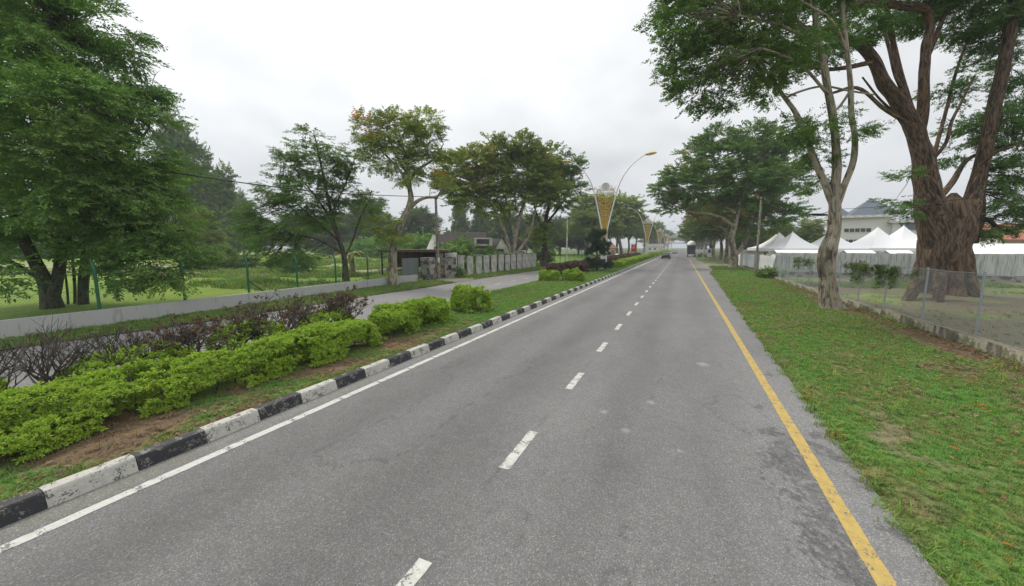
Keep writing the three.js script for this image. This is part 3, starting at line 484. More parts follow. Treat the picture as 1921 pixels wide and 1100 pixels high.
 slim: {at:[5.81,-19.75],limbs:[[[-0.02,-0.27,0.01,0.691],[-0.02,-0.04,0.01,0.476],[-0.06,0.22,0.03,0.353],[-0.17,0.76,0.08,0.292],[-0.27,1.38,0.12,0.262],[-0.36,1.93,0.18,0.286],[-0.37,2.47,0.19,0.285],[-0.25,3.01,0.11,0.23],[-0.2,3.54,0.09,0.206],[-0.23,4.07,0.1,0.191],[-0.3,4.56,0.13,0.183],[-0.33,5.12,0.15,0.153],[-0.34,5.84,0.15,0.145],[-0.45,6.66,0.2,0.13],[-0.67,7.77,0.3,0.123],[-1.01,9.05,0.45,0.116],[-1.41,10.59,0.63,0.101],[-1.8,12.66,0.47,0.087],[-2.24,14.55,0.34,0.056]],[[-0.36,4.39,0.16,0.138],[-0.67,5.14,0.19,0.124],[-1.06,5.99,0.25,0.117],[-1.5,7.02,0.45,0.103],[-1.97,7.93,0.65,0.096],[-2.44,8.54,0.86,0.073],[-2.94,9.05,1.3,0.058],[-3.48,9.69,1.87,0.034]],[[-0.19,4.28,0.09,0.137],[-0.04,5.0,0.13,0.128],[0.22,6.03,0.01,0.112],[0.19,6.8,0.03,0.104],[-0.02,7.73,0.12,0.097],[-0.2,8.77,0.31,0.09],[-0.53,10.25,0.56,0.075],[-0.78,11.73,0.67,0.06],[-0.61,13.36,0.6,0.037]],[[0.28,0.22,-0.13,0.152],[0.62,-0.12,-0.17,0.113],[0.96,-0.28,-0.1,0.067],[1.44,-0.4,-0.09,0.022]],[[-0.18,8.58,0.3,0.052],[-0.45,8.07,0.2,0.046],[-0.67,7.83,0.3,0.046]],[[-2.37,8.44,0.83,0.049],[-1.83,8.77,0.37,0.04],[-0.91,9.05,-0.25,0.039],[0.07,8.97,-0.9,0.038],[1.25,8.95,-1.86,0.029]],[[-0.85,8.46,0.37,0.054],[-2.25,9.19,2.09,0.048],[-3.68,9.24,3.81,0.033]],[[-1.31,10.21,0.58,0.07],[-2.88,10.44,2.37,0.049],[-4.4,10.24,4.13,0.026]],[[-1.36,10.69,0.38,0.062],[-2.93,12.31,0.2,0.05],[-4.7,13.0,0.44,0.035]],[[-0.42,9.92,0.4,0.06],[-1.44,10.4,2.17,0.046],[-2.7,10.61,3.6,0.032]]],clumps:[[-6.12,10.89,3.26,0.97,0.95,0.77],[-6.34,9.78,3.35,0.78,0.85,0.62],[-5.25,9.46,3.2,1.11,0.94,0.89],[-5.55,8.52,3.11,0.87,0.55,0.7],[-6.4,8.97,3.05,0.6,0.48,0.48],[-4.08,10.26,2.9,1.22,1.03,0.98],[-4.14,9.36,2.49,1.01,0.76,0.81],[-4.92,11.82,1.63,1.59,0.9,1.27],[-3.04,9.64,1.78,0.88,0.81,0.71],[-3.05,8.93,1.13,0.66,0.49,0.53],[-2.92,12.11,0.2,1.54,1.17,1.23],[-5.4,13.02,2.39,2.14,1.1,1.71],[-2.85,13.2,1.26,1.96,1.1,1.57],[-1.32,11.91,-0.51,0.91,0.93,0.73],[-0.64,13.02,0.28,1.48,1.1,1.19],[-2.43,9.74,2.72,0.63,0.59,0.51],[-1.57,7.21,0.15,0.58,0.32,0.46],[-1.1,6.78,0.16,0.45,0.22,0.36],[-1.45,6.4,0.42,0.39,0.22,0.31],[-2.0,7.4,0.01,0.45,0.32,0.36],[-0.68,6.16,-0.24,0.32,0.18,0.25],[-1.02,5.11,-0.2,0.18,0.27,0.14],[0.11,7.02,0.5,0.28,0.21,0.23],[-1.37,7.25,1.7,0.32,0.16,0.26],[-4.56,8.12,2.45,0.45,0.26,0.36]]},
 giant: {at:[12.22,-26.16],limbs:[[[-0.02,-0.43,0.01,1.39],[-0.07,0.0,0.03,1.125],[-0.14,0.72,0.06,0.959],[-0.23,1.65,0.1,0.899],[-0.33,2.44,0.14,0.912],[-0.34,3.09,0.15,0.937],[-0.3,3.61,0.13,0.921],[-0.26,4.05,0.12,0.82],[-0.29,4.46,0.13,0.623],[-0.23,4.88,-0.01,0.393],[-0.23,5.23,-0.01,0.098]],[[-0.66,2.83,0.29,0.667],[-1.03,3.87,0.45,0.705],[-1.3,4.76,0.58,0.573],[-1.59,5.77,0.7,0.488],[-1.82,6.77,0.81,0.422],[-2.18,7.63,0.96,0.377],[-2.47,8.36,1.09,0.359],[-2.89,8.93,1.39,0.32],[-3.56,9.61,1.8,0.283],[-4.16,10.27,2.17,0.259],[-4.62,11.03,2.48,0.239],[-5.16,11.55,2.83,0.206],[-6.04,11.9,3.44,0.166],[-7.35,12.07,4.35,0.125],[-8.68,12.08,5.15,0.065]],[[0.39,2.83,-0.17,0.517],[0.5,3.87,-0.22,0.527],[0.71,4.77,-0.42,0.382],[0.8,6.04,-0.47,0.291],[0.89,7.53,-0.5,0.264],[1.04,9.48,-0.57,0.248],[1.13,11.56,-0.5,0.232],[1.03,13.51,-0.24,0.218],[0.8,15.29,0.19,0.168],[0.33,17.56,0.73,0.09]],[[-1.81,1.19,1.68,0.239],[-2.33,0.34,2.34,0.242],[-2.74,-0.04,2.85,0.14]],[[0.21,1.19,0.89,0.225],[0.51,0.34,1.09,0.222],[0.73,-0.13,1.21,0.126]],[[-1.22,1.47,1.96,0.2],[-1.37,0.64,2.36,0.233],[-1.62,-0.04,2.9,0.167]],[[-2.33,8.12,1.03,0.206],[-2.5,8.88,1.0,0.152],[-2.82,9.76,1.03,0.139],[-3.28,11.23,1.12,0.12],[-3.69,12.69,1.2,0.092],[-4.24,14.61,1.33,0.065]],[[-2.22,8.0,0.98,0.274],[-2.11,8.84,0.93,0.225],[-2.19,9.92,0.97,0.204],[-2.28,11.1,1.01,0.19],[-2.31,11.91,1.02,0.19],[-2.24,12.6,0.99,0.169],[-2.49,13.34,1.21,0.169],[-3.5,13.41,1.88,0.167],[-4.7,13.42,2.62,0.159],[-5.67,13.2,3.38,0.148],[-6.76,12.61,4.08,0.107]],[[-2.24,11.33,0.99,0.122],[-1.72,12.64,0.43,0.1],[-1.32,14.15,0.04,0.079],[-1.24,15.81,-0.11,0.052]],[[-1.27,6.58,0.23,0.108],[-1.01,7.76,-0.1,0.08],[-0.7,9.2,-0.46,0.073],[-0.47,10.72,-0.67,0.065],[-0.12,12.23,-0.93,0.052],[0.63,14.21,-1.37,0.031]],[[-1.59,6.7,1.03,0.087],[-1.23,7.43,1.09,0.073],[-1.18,8.29,1.18,0.066],[-0.85,9.23,1.03,0.052],[-0.44,10.37,0.85,0.032]],[[-2.98,9.25,1.54,0.097],[-3.28,9.96,1.67,0.084],[-3.58,10.54,1.8,0.071],[-4.01,11.65,2.1,0.071],[-4.91,13.83,2.61,0.051]],[[-0.99,4.67,0.11,0.168],[-0.09,5.74,-0.62,0.131],[0.62,6.94,-1.15,0.096],[1.42,7.33,-1.5,0.075],[2.62,7.71,-2.25,0.055],[4.09,8.03,-3.12,0.029]],[[0.72,6.52,-0.32,0.076],[0.91,6.99,0.26,0.056],[1.67,7.29,0.36,0.036]],[[-2.5,8.23,1.32,0.096],[-4.0,8.91,2.32,0.079],[-5.33,9.72,3.23,0.074],[-6.53,9.34,4.2,0.054]],[[-4.62,11.03,2.48,0.116],[-5.63,10.63,3.37,0.097],[-6.83,10.34,4.34,0.077],[-8.2,10.43,5.27,0.048]],[[-2.59,8.02,1.04,0.069],[-3.19,8.91,1.19,0.056],[-3.93,9.67,1.41,0.05],[-4.73,10.68,1.66,0.037]],[[0.61,3.74,-0.27,0.192],[1.09,3.92,-0.15,0.125],[1.71,3.41,-0.21,0.061],[2.41,3.45,-0.19,0.03]]],clumps:[[0.34,13.68,-0.7,1.19,0.98,0.95],[-1.01,14.21,-0.64,1.1,0.72,0.88],[1.47,12.8,-1.3,0.73,0.71,0.59],[-2.37,13.73,-0.04,0.88,0.56,0.7],[-3.97,13.22,1.21,0.78,0.54,0.62],[-1.36,15.41,0.6,2.06,1.59,1.65],[1.68,14.3,-0.74,1.26,1.59,1.01],[-4.65,15.19,2.06,2.1,1.32,1.68],[-5.77,12.07,3.43,0.95,0.66,0.76],[-7.06,11.2,4.22,0.9,0.6,0.72],[-8.41,11.43,5.04,0.88,0.6,0.71],[2.34,8.79,-2.13,0.85,0.67,0.68],[2.59,7.41,-1.8,0.73,0.82,0.58],[1.94,6.08,-1.19,0.79,0.59,0.63],[2.46,4.98,-0.76,0.63,0.68,0.5],[1.49,4.45,-0.0,0.73,0.41,0.58],[2.61,10.3,-2.25,0.6,0.67,0.48],[-0.25,10.05,-0.98,0.47,0.33,0.38],[-1.03,10.43,-0.64,0.37,0.28,0.3],[0.18,8.54,-1.17,0.47,0.33,0.38],[0.04,7.22,-1.0,0.44,0.33,0.35],[1.39,8.91,-2.15,0.47,0.4,0.37],[-2.92,5.88,2.17,0.32,0.2,0.25],[-3.11,4.65,2.47,0.35,0.15,0.28],[-2.57,4.3,2.12,0.35,0.2,0.28],[1.24,3.46,-0.0,0.64,0.31,0.51],[2.01,3.69,-0.02,0.55,0.36,0.44],[0.06,11.12,-0.68,0.42,0.33,0.34],[2.05,11.45,-1.78,0.67,0.83,0.54],[1.07,12.77,-1.57,0.69,0.61,0.56],[-0.29,13.23,-1.19,0.66,0.51,0.53],[2.12,8.96,-0.94,0.64,0.79,0.51],[1.6,7.89,-1.26,0.67,0.54,0.54],[2.04,5.93,-0.36,0.62,0.62,0.5]]},
 rightround: {at:[6.45,-55.52],limbs:[[[-0.48,-0.2,0.21,0.606],[-0.4,0.54,0.18,0.476],[-0.4,1.54,0.18,0.415],[-0.73,2.86,0.32,0.364],[-0.86,3.85,0.38,0.347],[-0.63,5.17,0.28,0.311],[-0.38,6.79,0.17,0.258],[-0.36,8.41,0.16,0.206],[-0.94,10.01,0.42,0.156],[-1.54,11.92,0.68,0.104],[-1.99,14.43,0.88,0.061]],[[-0.41,1.67,0.18,0.311],[0.32,2.33,-0.47,0.274],[0.88,3.53,-0.94,0.239],[1.17,4.73,-1.07,0.204],[1.43,6.52,-1.29,0.169],[2.11,8.16,-1.59,0.126],[3.51,10.46,-2.43,0.066]],[[-0.63,5.17,0.28,0.19],[-2.14,6.1,1.6,0.175],[-3.69,6.64,2.73,0.142],[-5.48,6.81,3.85,0.09],[-7.57,7.6,4.99,0.046]],[[-0.62,6.79,0.27,0.155],[-3.09,8.47,0.82,0.124],[-5.29,10.13,1.47,0.072]],[[-0.44,7.77,0.19,0.155],[0.56,9.89,0.63,0.119],[1.23,12.34,0.55,0.067]],[[-1.22,10.65,0.54,0.104],[-2.81,12.42,1.9,0.079],[-4.1,14.23,2.69,0.044]]],clumps:[[-2.95,15.55,1.3,2.24,1.21,1.79],[0.55,16.17,-0.24,2.39,1.08,1.91],[3.61,15.63,-1.93,2.22,1.35,1.78],[-5.22,13.8,2.31,2.05,1.34,1.64],[-2.03,13.26,1.99,2.64,1.45,2.11],[1.6,13.8,-0.71,2.59,1.48,2.08],[4.99,13.24,-2.53,1.75,1.62,1.4],[-7.2,11.86,3.51,1.83,1.2,1.47],[-3.98,11.32,3.4,2.55,1.3,2.04],[-0.56,10.92,2.44,2.54,1.29,2.03],[2.78,11.1,-0.14,2.4,1.45,1.92],[5.79,11.04,-3.0,1.42,1.22,1.13],[-8.59,9.95,4.24,1.61,1.07,1.29],[-5.62,9.47,4.13,2.35,1.17,1.88],[-2.17,9.91,-0.68,2.79,1.25,2.23],[1.39,8.85,1.03,2.41,1.3,1.93],[4.73,8.77,-2.42,1.87,1.35,1.5],[-9.12,8.54,4.58,0.87,0.8,0.69],[-6.71,7.97,4.06,1.68,0.79,1.35],[4.04,6.85,-2.44,2.02,1.09,1.61],[6.13,7.17,-3.26,0.98,0.95,0.79],[0.86,7.31,-2.57,2.03,1.12,1.62],[-2.63,7.98,-1.02,2.1,0.98,1.68],[0.9,4.9,-1.71,1.29,1.24,1.03],[-8.45,7.04,4.61,0.55,0.59,0.44],[3.26,5.54,-2.32,1.25,0.68,1.0]]},
};
const G_DARK = [0.12, 0.25, 0.038], G_MID = [0.14, 0.265, 0.04], G_OLIVE = [0.21, 0.315, 0.048], G_FRESH = [0.22, 0.36, 0.045];
tree('shade_tree', 'huge dense dark green tree with low drooping branches on the lawn at the far left', TREE_SHAPES.bigleft, { seed: 11, bark: M.barkDark, kind: 'broad', hubs: 0.95, sprays: 24, size: 0.5, flat: 0.6, scale: 0.9, droop: 0.15, tone: [0.135, 0.285, 0.045], warm: 0.15, lobes: 3, mat: leafMat });
tree('slender_tree', 'slim straight dark trunk with thin side stems beside the huge lawn tree', TREE_SHAPES.secondtrunk, { seed: 12, bark: M.barkDark, kind: 'broad', hubs: 0.3, sprays: 16, size: 0.6, flat: 0.5, scale: 1, droop: 0.1, tone: G_DARK, lobes: 3 });
tree('lawn_tree', 'small olive green tree on the lawn right of the huge dark tree', TREE_SHAPES.olivetree, { seed: 13, bark: M.barkDark, kind: 'clump', hubs: 0.55, sprays: 14, size: 0.6, flat: 0.6, scale: 0.8, tone: [0.18, 0.24, 0.035] });
tree('airy_tree', 'loose spreading tree with forked dark trunk behind the low white wall', TREE_SHAPES.airy, { seed: 14, bark: M.barkDark, kind: 'fine', hubs: 1.25, sprays: 14, size: 0.5, flat: 0.45, scale: 0.95, droop: 0.12, tone: G_DARK, warm: 0.2 });
tree('umbrella_tree', 'tall tree with bent grey trunk and flat umbrella crown in front of the white wall', TREE_SHAPES.umbrella, { seed: 15, bark: M.barkGrey, kind: 'fine', hubs: 1.5, sprays: 14, size: 0.42, flat: 0.5, scale: 0.85, tone: G_OLIVE, warm: 0.22, bloom: 0.03, bloomAt: [2] });
tree('flame_tree', 'broad multi-stemmed tree with yellow blossom by the ruined fin wall', TREE_SHAPES.yellowflame, { seed: 16, bark: M.barkGrey, kind: 'clump', hubs: 0.55, sprays: 13, size: 0.75, flat: 0.5, scale: 0.85, tone: G_OLIVE, warm: 0.22, bloom: 0.03, bloomAt: [0, 1, 4, 8, 2] });
tree('roadside_tree', 'dark straight-trunked tree at the far end of the ruined fin wall', TREE_SHAPES.darkroadside, { seed: 17, bark: M.barkDark, kind: 'clump', hubs: 0.5, sprays: 12, size: 0.75, flat: 0.55, scale: 0.9, tone: G_DARK, warm: 0.4 });
tree('roadside_tree', 'wide flat tree behind the nearest golden lamp', TREE_SHAPES.lampback, { seed: 18, bark: M.barkGrey, kind: 'clump', hubs: 0.2, sprays: 14, size: 1.5, flat: 0.5, scale: 1.7, tone: G_OLIVE, warm: 0.2 });
tree('forked_tree', 'slim three-forked tree with pale knobbly trunk on the right verge by the fence', TREE_SHAPES.slim, { seed: 19, nodeFrom: 3, bark: M.barkPale, kind: 'small', hubs: 1.5, sprays: 18, size: 0.4, flat: 0.45, scale: 0.9, droop: 0.25, tone: G_DARK, warm: 0.15, rough: 0.13, flare: 0.3, lobes: 4, sides: 24 });
tree('giant_tree', 'massive old tree with swollen brown trunk and arching limbs behind the mesh fence', TREE_SHAPES.giant, { seed: 20, nodeFrom: 4.2, bark: M.barkRed, kind: 'small', hubs: 2.4, sprays: 17, size: 0.45, flat: 0.42, scale: 0.9, droop: 0.25, tone: G_DARK, rough: 0.1, flare: 0.25, lobes: 6, sides: 48 });
tree('round_tree', 'large round-crowned tree with pale twin trunk on the right verge beyond the white panels', TREE_SHAPES.rightround, { seed: 21, bark: M.barkPale, kind: 'clump', hubs: 0.62, sprays: 13, size: 0.75, flat: 0.5, scale: 0.85, tone: [0.125, 0.265, 0.042], warm: 0.2, bloom: 0.015, bloomAt: [7] });

// ---------------------------------------------------------------- trees further off: three builds, copied
function backTree(name, label, kind, s, tone, group) {
  seed(s); const t = thing(name, label, 'tree', [0, 0, 0], 0, group), mb = new MB(), clumps = [], nodes = [];
  const H1 = 10, W = 5;                                        // built 10 m high, 10 m wide, then scaled
  const trunk = [[0, -0.3, 0, 0.34], [0.1, 2, 0.1, 0.24], [0.0, 4, -0.1, 0.2], [0.2, 6.5, 0.1, 0.12], [0.1, 9, 0, 0.03]]; const [P, R] = curve(trunk, 12); mb.tube(P, R, 8, { rough: 0.15, s }); part(t, 'trunk', mb.geo(), M.barkGrey);
  P.forEach((p, i) => { if (i > 3) nodes.push([...p, R[i]]); });
  const n = kind === 'tall' ? 15 : 16;
  for (let k = 0; k < n; k++) {
    const a = k * 2.4 + rr(-0.4, 0.4), e = k / (n - 1);
    if (kind === 'tall') clumps.push([Math.cos(a) * W * 0.5 * rr(0.3, 1) * (1.05 - 0.45 * e), mix(2.2, 9.0, e), Math.sin(a) * W * 0.5 * rr(0.3, 1) * (1.05 - 0.45 * e), rr(1.5, 2.2) * (1.05 - 0.35 * e), rr(0.8, 1.3), rr(1.5, 2.2) * (1.05 - 0.35 * e)]);
    else if (kind === 'flat') { const q = W * rr(0.35, 0.8); clumps.push([Math.cos(a) * q, mix(5.2, 8.6, rnd()), Math.sin(a) * q, rr(1.3, 2.2), rr(0.5, 0.9), rr(1.3, 2.2)]); }
    else { const q = W * rr(0.15, 0.68) * Math.sin(0.5 + 2.3 * e); clumps.push([Math.cos(a) * q, mix(2.6, 8.7, e), Math.sin(a) * q, rr(1.3, 2.2), rr(0.8, 1.3), rr(1.3, 2.2)]); }
  }
  for (let k = 0; k < 5; k++) { const a = k * 1.26 + rr(-0.3, 0.3), [Q, S] = curve([[0, 3.2 + k * 0.4, 0, 0.14], [Math.cos(a) * 1.4, 5, Math.sin(a) * 1.4, 0.1], [Math.cos(a) * 3, 6.6, Math.sin(a) * 3, 0.04]], 6), l = new MB(); l.tube(Q, S, 6, { rough: 0.1, s: k }); part(t, 'limb', l.geo(), M.barkGrey); Q.forEach((p, i) => nodes.push([...p, S[i]])); }
  const crown = new THREE.Group(); crown.name = 'crown'; t.add(crown);
  const hubs = foliage(crown, clumps, { kind: 'clump', hubs: kind === 'tall' ? 0.9 : 0.75, sprays: 9, size: 0.55, flat: 0.6, scale: 0.85, tone, warm: 0.25 });
  const tw = part(t, 'twigs', twigsTo(hubs, nodes, { twig: 1.2 }), M.barkGrey); tw.userData.kind = 'stuff'; return t;
}
{
  const G1 = 'hazy trees along the far side of the lawn', protos = {
    tall: backTree('tall_tree', 'tallest feathery blue-green tree rising behind the huge lawn tree', 'tall', 51, [0.13, 0.24, 0.075]),
    broad: backTree('background_tree', 'hazy broad tree standing far behind the lawn', 'broad', 52, [0.10, 0.18, 0.055], G1),
    light: backTree('leafy_tree', 'bright green round tree behind the left-hand white tent', 'broad', 53, [0.18, 0.31, 0.045]),
    flat: backTree('street_tree', 'broad roadside tree in the row beyond the nearest golden lamp', 'flat', 54, [0.125, 0.215, 0.04], 'roadside trees receding behind the lamps'),
    rust: backTree('street_tree', 'rust-tinged tree in the right-hand row behind the large round tree', 'flat', 55, [0.20, 0.20, 0.055]),
  };
  const place = (o, x, z, h, w, turn) => { o.position.set(x, 0, z); o.scale.set(w / 10, h / 10, w / 10); o.rotation.y = turn; };
  const list = [['tall', -93, -45.5, 28.5, 15], ['tall', -87, -49, 19, 11, 'shorter feathery tree beside the tallest one, left of the airy tree'], ['tall', -99, -60, 16, 10, 'lowest of the three feathery trees left of the airy tree'], ['broad', -113.5, -72.2, 11.6, 14], ['broad', -107.6, -81.4, 12.9, 16], ['broad', -94.7, -83.9, 13.4, 16], ['broad', -80.8, -84.5, 16.3, 17], ['broad', -69, -89.8, 14, 16],
    ['tall', -63.5, -103.1, 17.5, 9, 'left of the two pale feathery trees above the brown-roofed house'], ['tall', -56.4, -104.1, 16, 9, 'right of the two pale feathery trees above the brown-roofed house'], ['broad', -48.5, -105.4, 13.4, 15], ['broad', -41.4, -110.7, 12, 14], ['broad', -36.4, -120.6, 12.3, 15], ['broad', -32.1, -128, 11.4, 13], ['broad', -141.4, -57.7, 15.1, 16], ['broad', -128, -66, 12, 15], ['broad', -88, -96, 13, 16], ['broad', -60, -112, 13, 16],['broad', -52, -124, 13, 17],['broad', -125, -40, 12, 16], ['broad', -138, -24, 12, 16], ['broad', -130, -6, 12, 17], ['broad', -120, 10, 12, 16], ['broad', -118, -20, 10, 14],
    ['light', 18.7, -95.8, 8.2, 8], ['light', 23.7, -95.8, 8.3, 7.6, 'bright green round tree just left of the forked verge tree trunk'], ['broad', 19.9, -118.2, 7.4, 8, 'dark tree behind the bright round trees by the tents', 1], ['broad', 15.4, -124, 7, 9, 'dark hazy tree right of the large round tree trunk', 1], ['broad', 50.3, -86, 9.5, 10, 'dark tree behind the red-roofed house at the right edge', 1],
    ['flat', -20, -92, 12, 12], ['flat', -19, -126, 14, 14], ['flat', -18, -146, 15, 14], ['flat', -18, -172, 16, 15], ['flat', -17.5, -205, 16, 15], ['flat', -17, -245, 17, 16], ['flat', -17, -290, 18, 17], ['flat', -26, -112, 12, 13], ['flat', -27, -140, 13, 14], ['flat', -13, -340, 17, 18],
    ['rust', 6.6, -72, 12.5, 12], ['flat', 6.8, -84, 11, 12, 'green tree in the right-hand row behind the rust-tinged tree', 2], ['rust', 6.6, -98, 12, 13, 'second rust-tinged tree in the right-hand row'], ['flat', 7, -114, 12, 13, 0, 2], ['flat', 6.6, -135, 12, 13, 0, 2], ['flat', 7, -160, 12, 14, 0, 2], ['flat', 6.8, -192, 13, 15, 0, 2], ['flat', 7, -235, 13, 15, 0, 2], ['flat', 9, -290, 14, 18, 0, 2], ['broad', 62, -60, 11, 14, 'tree on the field edge far right of the giant tree', 1], ['broad', 70, -42, 12, 15, 'second tree on the field edge, right of the frame', 1], ['broad', 66, -24, 11, 14, 'third tree on the field edge, right of the frame', 1], ['broad', 72, -6, 12, 15, 'fourth tree on the field edge, right of the frame', 1], ['broad', -22, -350, 16, 26, 'dark tree mass left of where the road ends', 1], ['broad', 14, -345, 16, 26, 'dark tree mass right of where the road ends', 1]];
  const seen = {}; let k = 0, nl = 0, nr = 0; seed(57); const ORD = ['first', 'second', 'third', 'fourth', 'fifth', 'sixth', 'seventh', 'eighth', 'ninth', 'last'];
  for (const [kind, x, z, h, w, label, own] of list) {
    const src = protos[kind], o = seen[kind] ? copyOf(src, null, [0, 0, 0]) : src; seen[kind] = 1; if (label) o.userData.label = label;
    if (own === 2) { o.userData.group = 'trees in the right-hand row'; if (!label) o.userData.label = 'hazy tree far along the right-hand row'; } else if (own === 1) delete o.userData.group;
    if (label && own === 2) delete o.userData.group;
    if (!label && kind === 'flat') o.userData.label = own === 2 ? ORD[++nr] + ' hazy tree along the right-hand row beyond the large round tree' : ORD[nl++] + ' broad tree of the left-hand row beyond the nearest golden lamp';
    place(o, x, z, h, w, k++ * 2.1);
  }
}

// ---------------------------------------------------------------- hedges, bushes and bare shrubs on the median
const LIME = [0.31, 0.475, 0.028], LIME2 = [0.28, 0.44, 0.028], LIME3 = [0.31, 0.44, 0.03], WINE = [0.15, 0.07, 0.06];
// leaves over a noisy rounded body: len along z, from the middle of the base
function bushLeaves(parent, len, wid, hgt, count, tones, o = {}) {
  const sp = new Sprays(), lump = o.lump || 0.3, f = o.freq || 2.2, sd = o.seed || 1;
  for (let k = 0; k < count; k++) {
    const z = rr(-0.5, 0.5), a = rr(-0.12, Math.PI + 0.12), q = rnd() < 0.72 ? rr(0.88, 1.04) : Math.sqrt(rnd()) * 0.9;
    const e = o.round ? Math.sqrt(Math.max(0.02, 1 - (2 * z) ** 2 * 0.96)) : Math.min(1, (0.5 - Math.abs(z)) * len / (wid * 0.4) + 0.35);
    const ca = Math.sign(Math.cos(a)) * Math.pow(Math.abs(Math.cos(a)), 0.7), sa = Math.pow(Math.max(0, Math.sin(a)), 0.6);
    if (!o.full && fbm(z * len * 2.3 + 5, a * 2.2 + 31, sd + 11, 3) < (a > 0.7 && a < 2.4 ? 0.33 : 0.46)) continue;
    const n = 1 + lump * (fbm(z * len * f + 40, a * 1.3 * wid + 7, sd, 3) - 0.5) * 2;
    const X = ca * wid / 2 * q * n * e, Y = 0.1 * hgt + sa * hgt * 0.9 * q * mix(1, n, 0.8) * (o.round ? Math.pow(e, 0.6) : mix(0.75, 1, e)), Z = z * len + gs() * 0.05;
    const t = fbm(Z * 1.7 + 3, a * 2 + 9, sd + 5, 3), pick = rnd() * 0.6 + t * 0.8 - 0.2, base = pick < 0.27 ? tones[2] : pick < 0.48 ? tones[1] : tones[0];
    sp.add([X, Y, Z], [gs(), gs() * 0.5, gs()], [ca * 0.7 + gs() * 0.4, sa + 0.5 + gs() * 0.3, gs() * 0.4], (o.scale || 1) * rr(0.75, 1.35), leafTone(base, 0.2));
  }
  sp.build(parent, 'leaves', SPRAY[o.kind || 'hedge'], o.mat || leafMat);
}
function branchInto(mb, p, d, len, r, depth, bend) {
  const e = [p[0] + d[0] * len, p[1] + d[1] * len, p[2] + d[2] * len], m = [mix(p[0], e[0], 0.5) + gs() * 0.09 * len, mix(p[1], e[1], 0.5) + gs() * 0.06 * len, mix(p[2], e[2], 0.5) + gs() * 0.09 * len];
  mb.tube([p, m, e], [r, r * 0.85, r * 0.62], depth > 2 ? 6 : 4); const tips = [];
  if (depth <= 0) return [e];
  const n = depth > 2 ? 3 : rnd() < 0.65 ? 2 : 3;
  for (let k = 0; k < n; k++) { const v = V([d[0] + gs() * bend, d[1] * 0.8 + gs() * bend * 0.6 + 0.16, d[2] + gs() * bend]).normalize(); tips.push(...branchInto(mb, e, [v.x, v.y, v.z], len * rr(0.62, 0.95), r * rr(0.55, 0.7), depth - 1, bend)); }
  return tips;
}
function woodyStems(parent, len, hgt, n, mat) {
  const mb = new MB(); for (let k = 0; k < n; k++) { const z = (k + 0.5) / n * len - len / 2 + gs() * 0.1; branchInto(mb, [gs() * 0.12, -0.08, z], [gs() * 0.2, 0.95, gs() * 0.2], hgt * 0.36, 0.02, 3, 0.55); }
  const s = part(parent, 'stems', mb.geo(), mat); s.userData.kind = 'stuff'; return s;
}
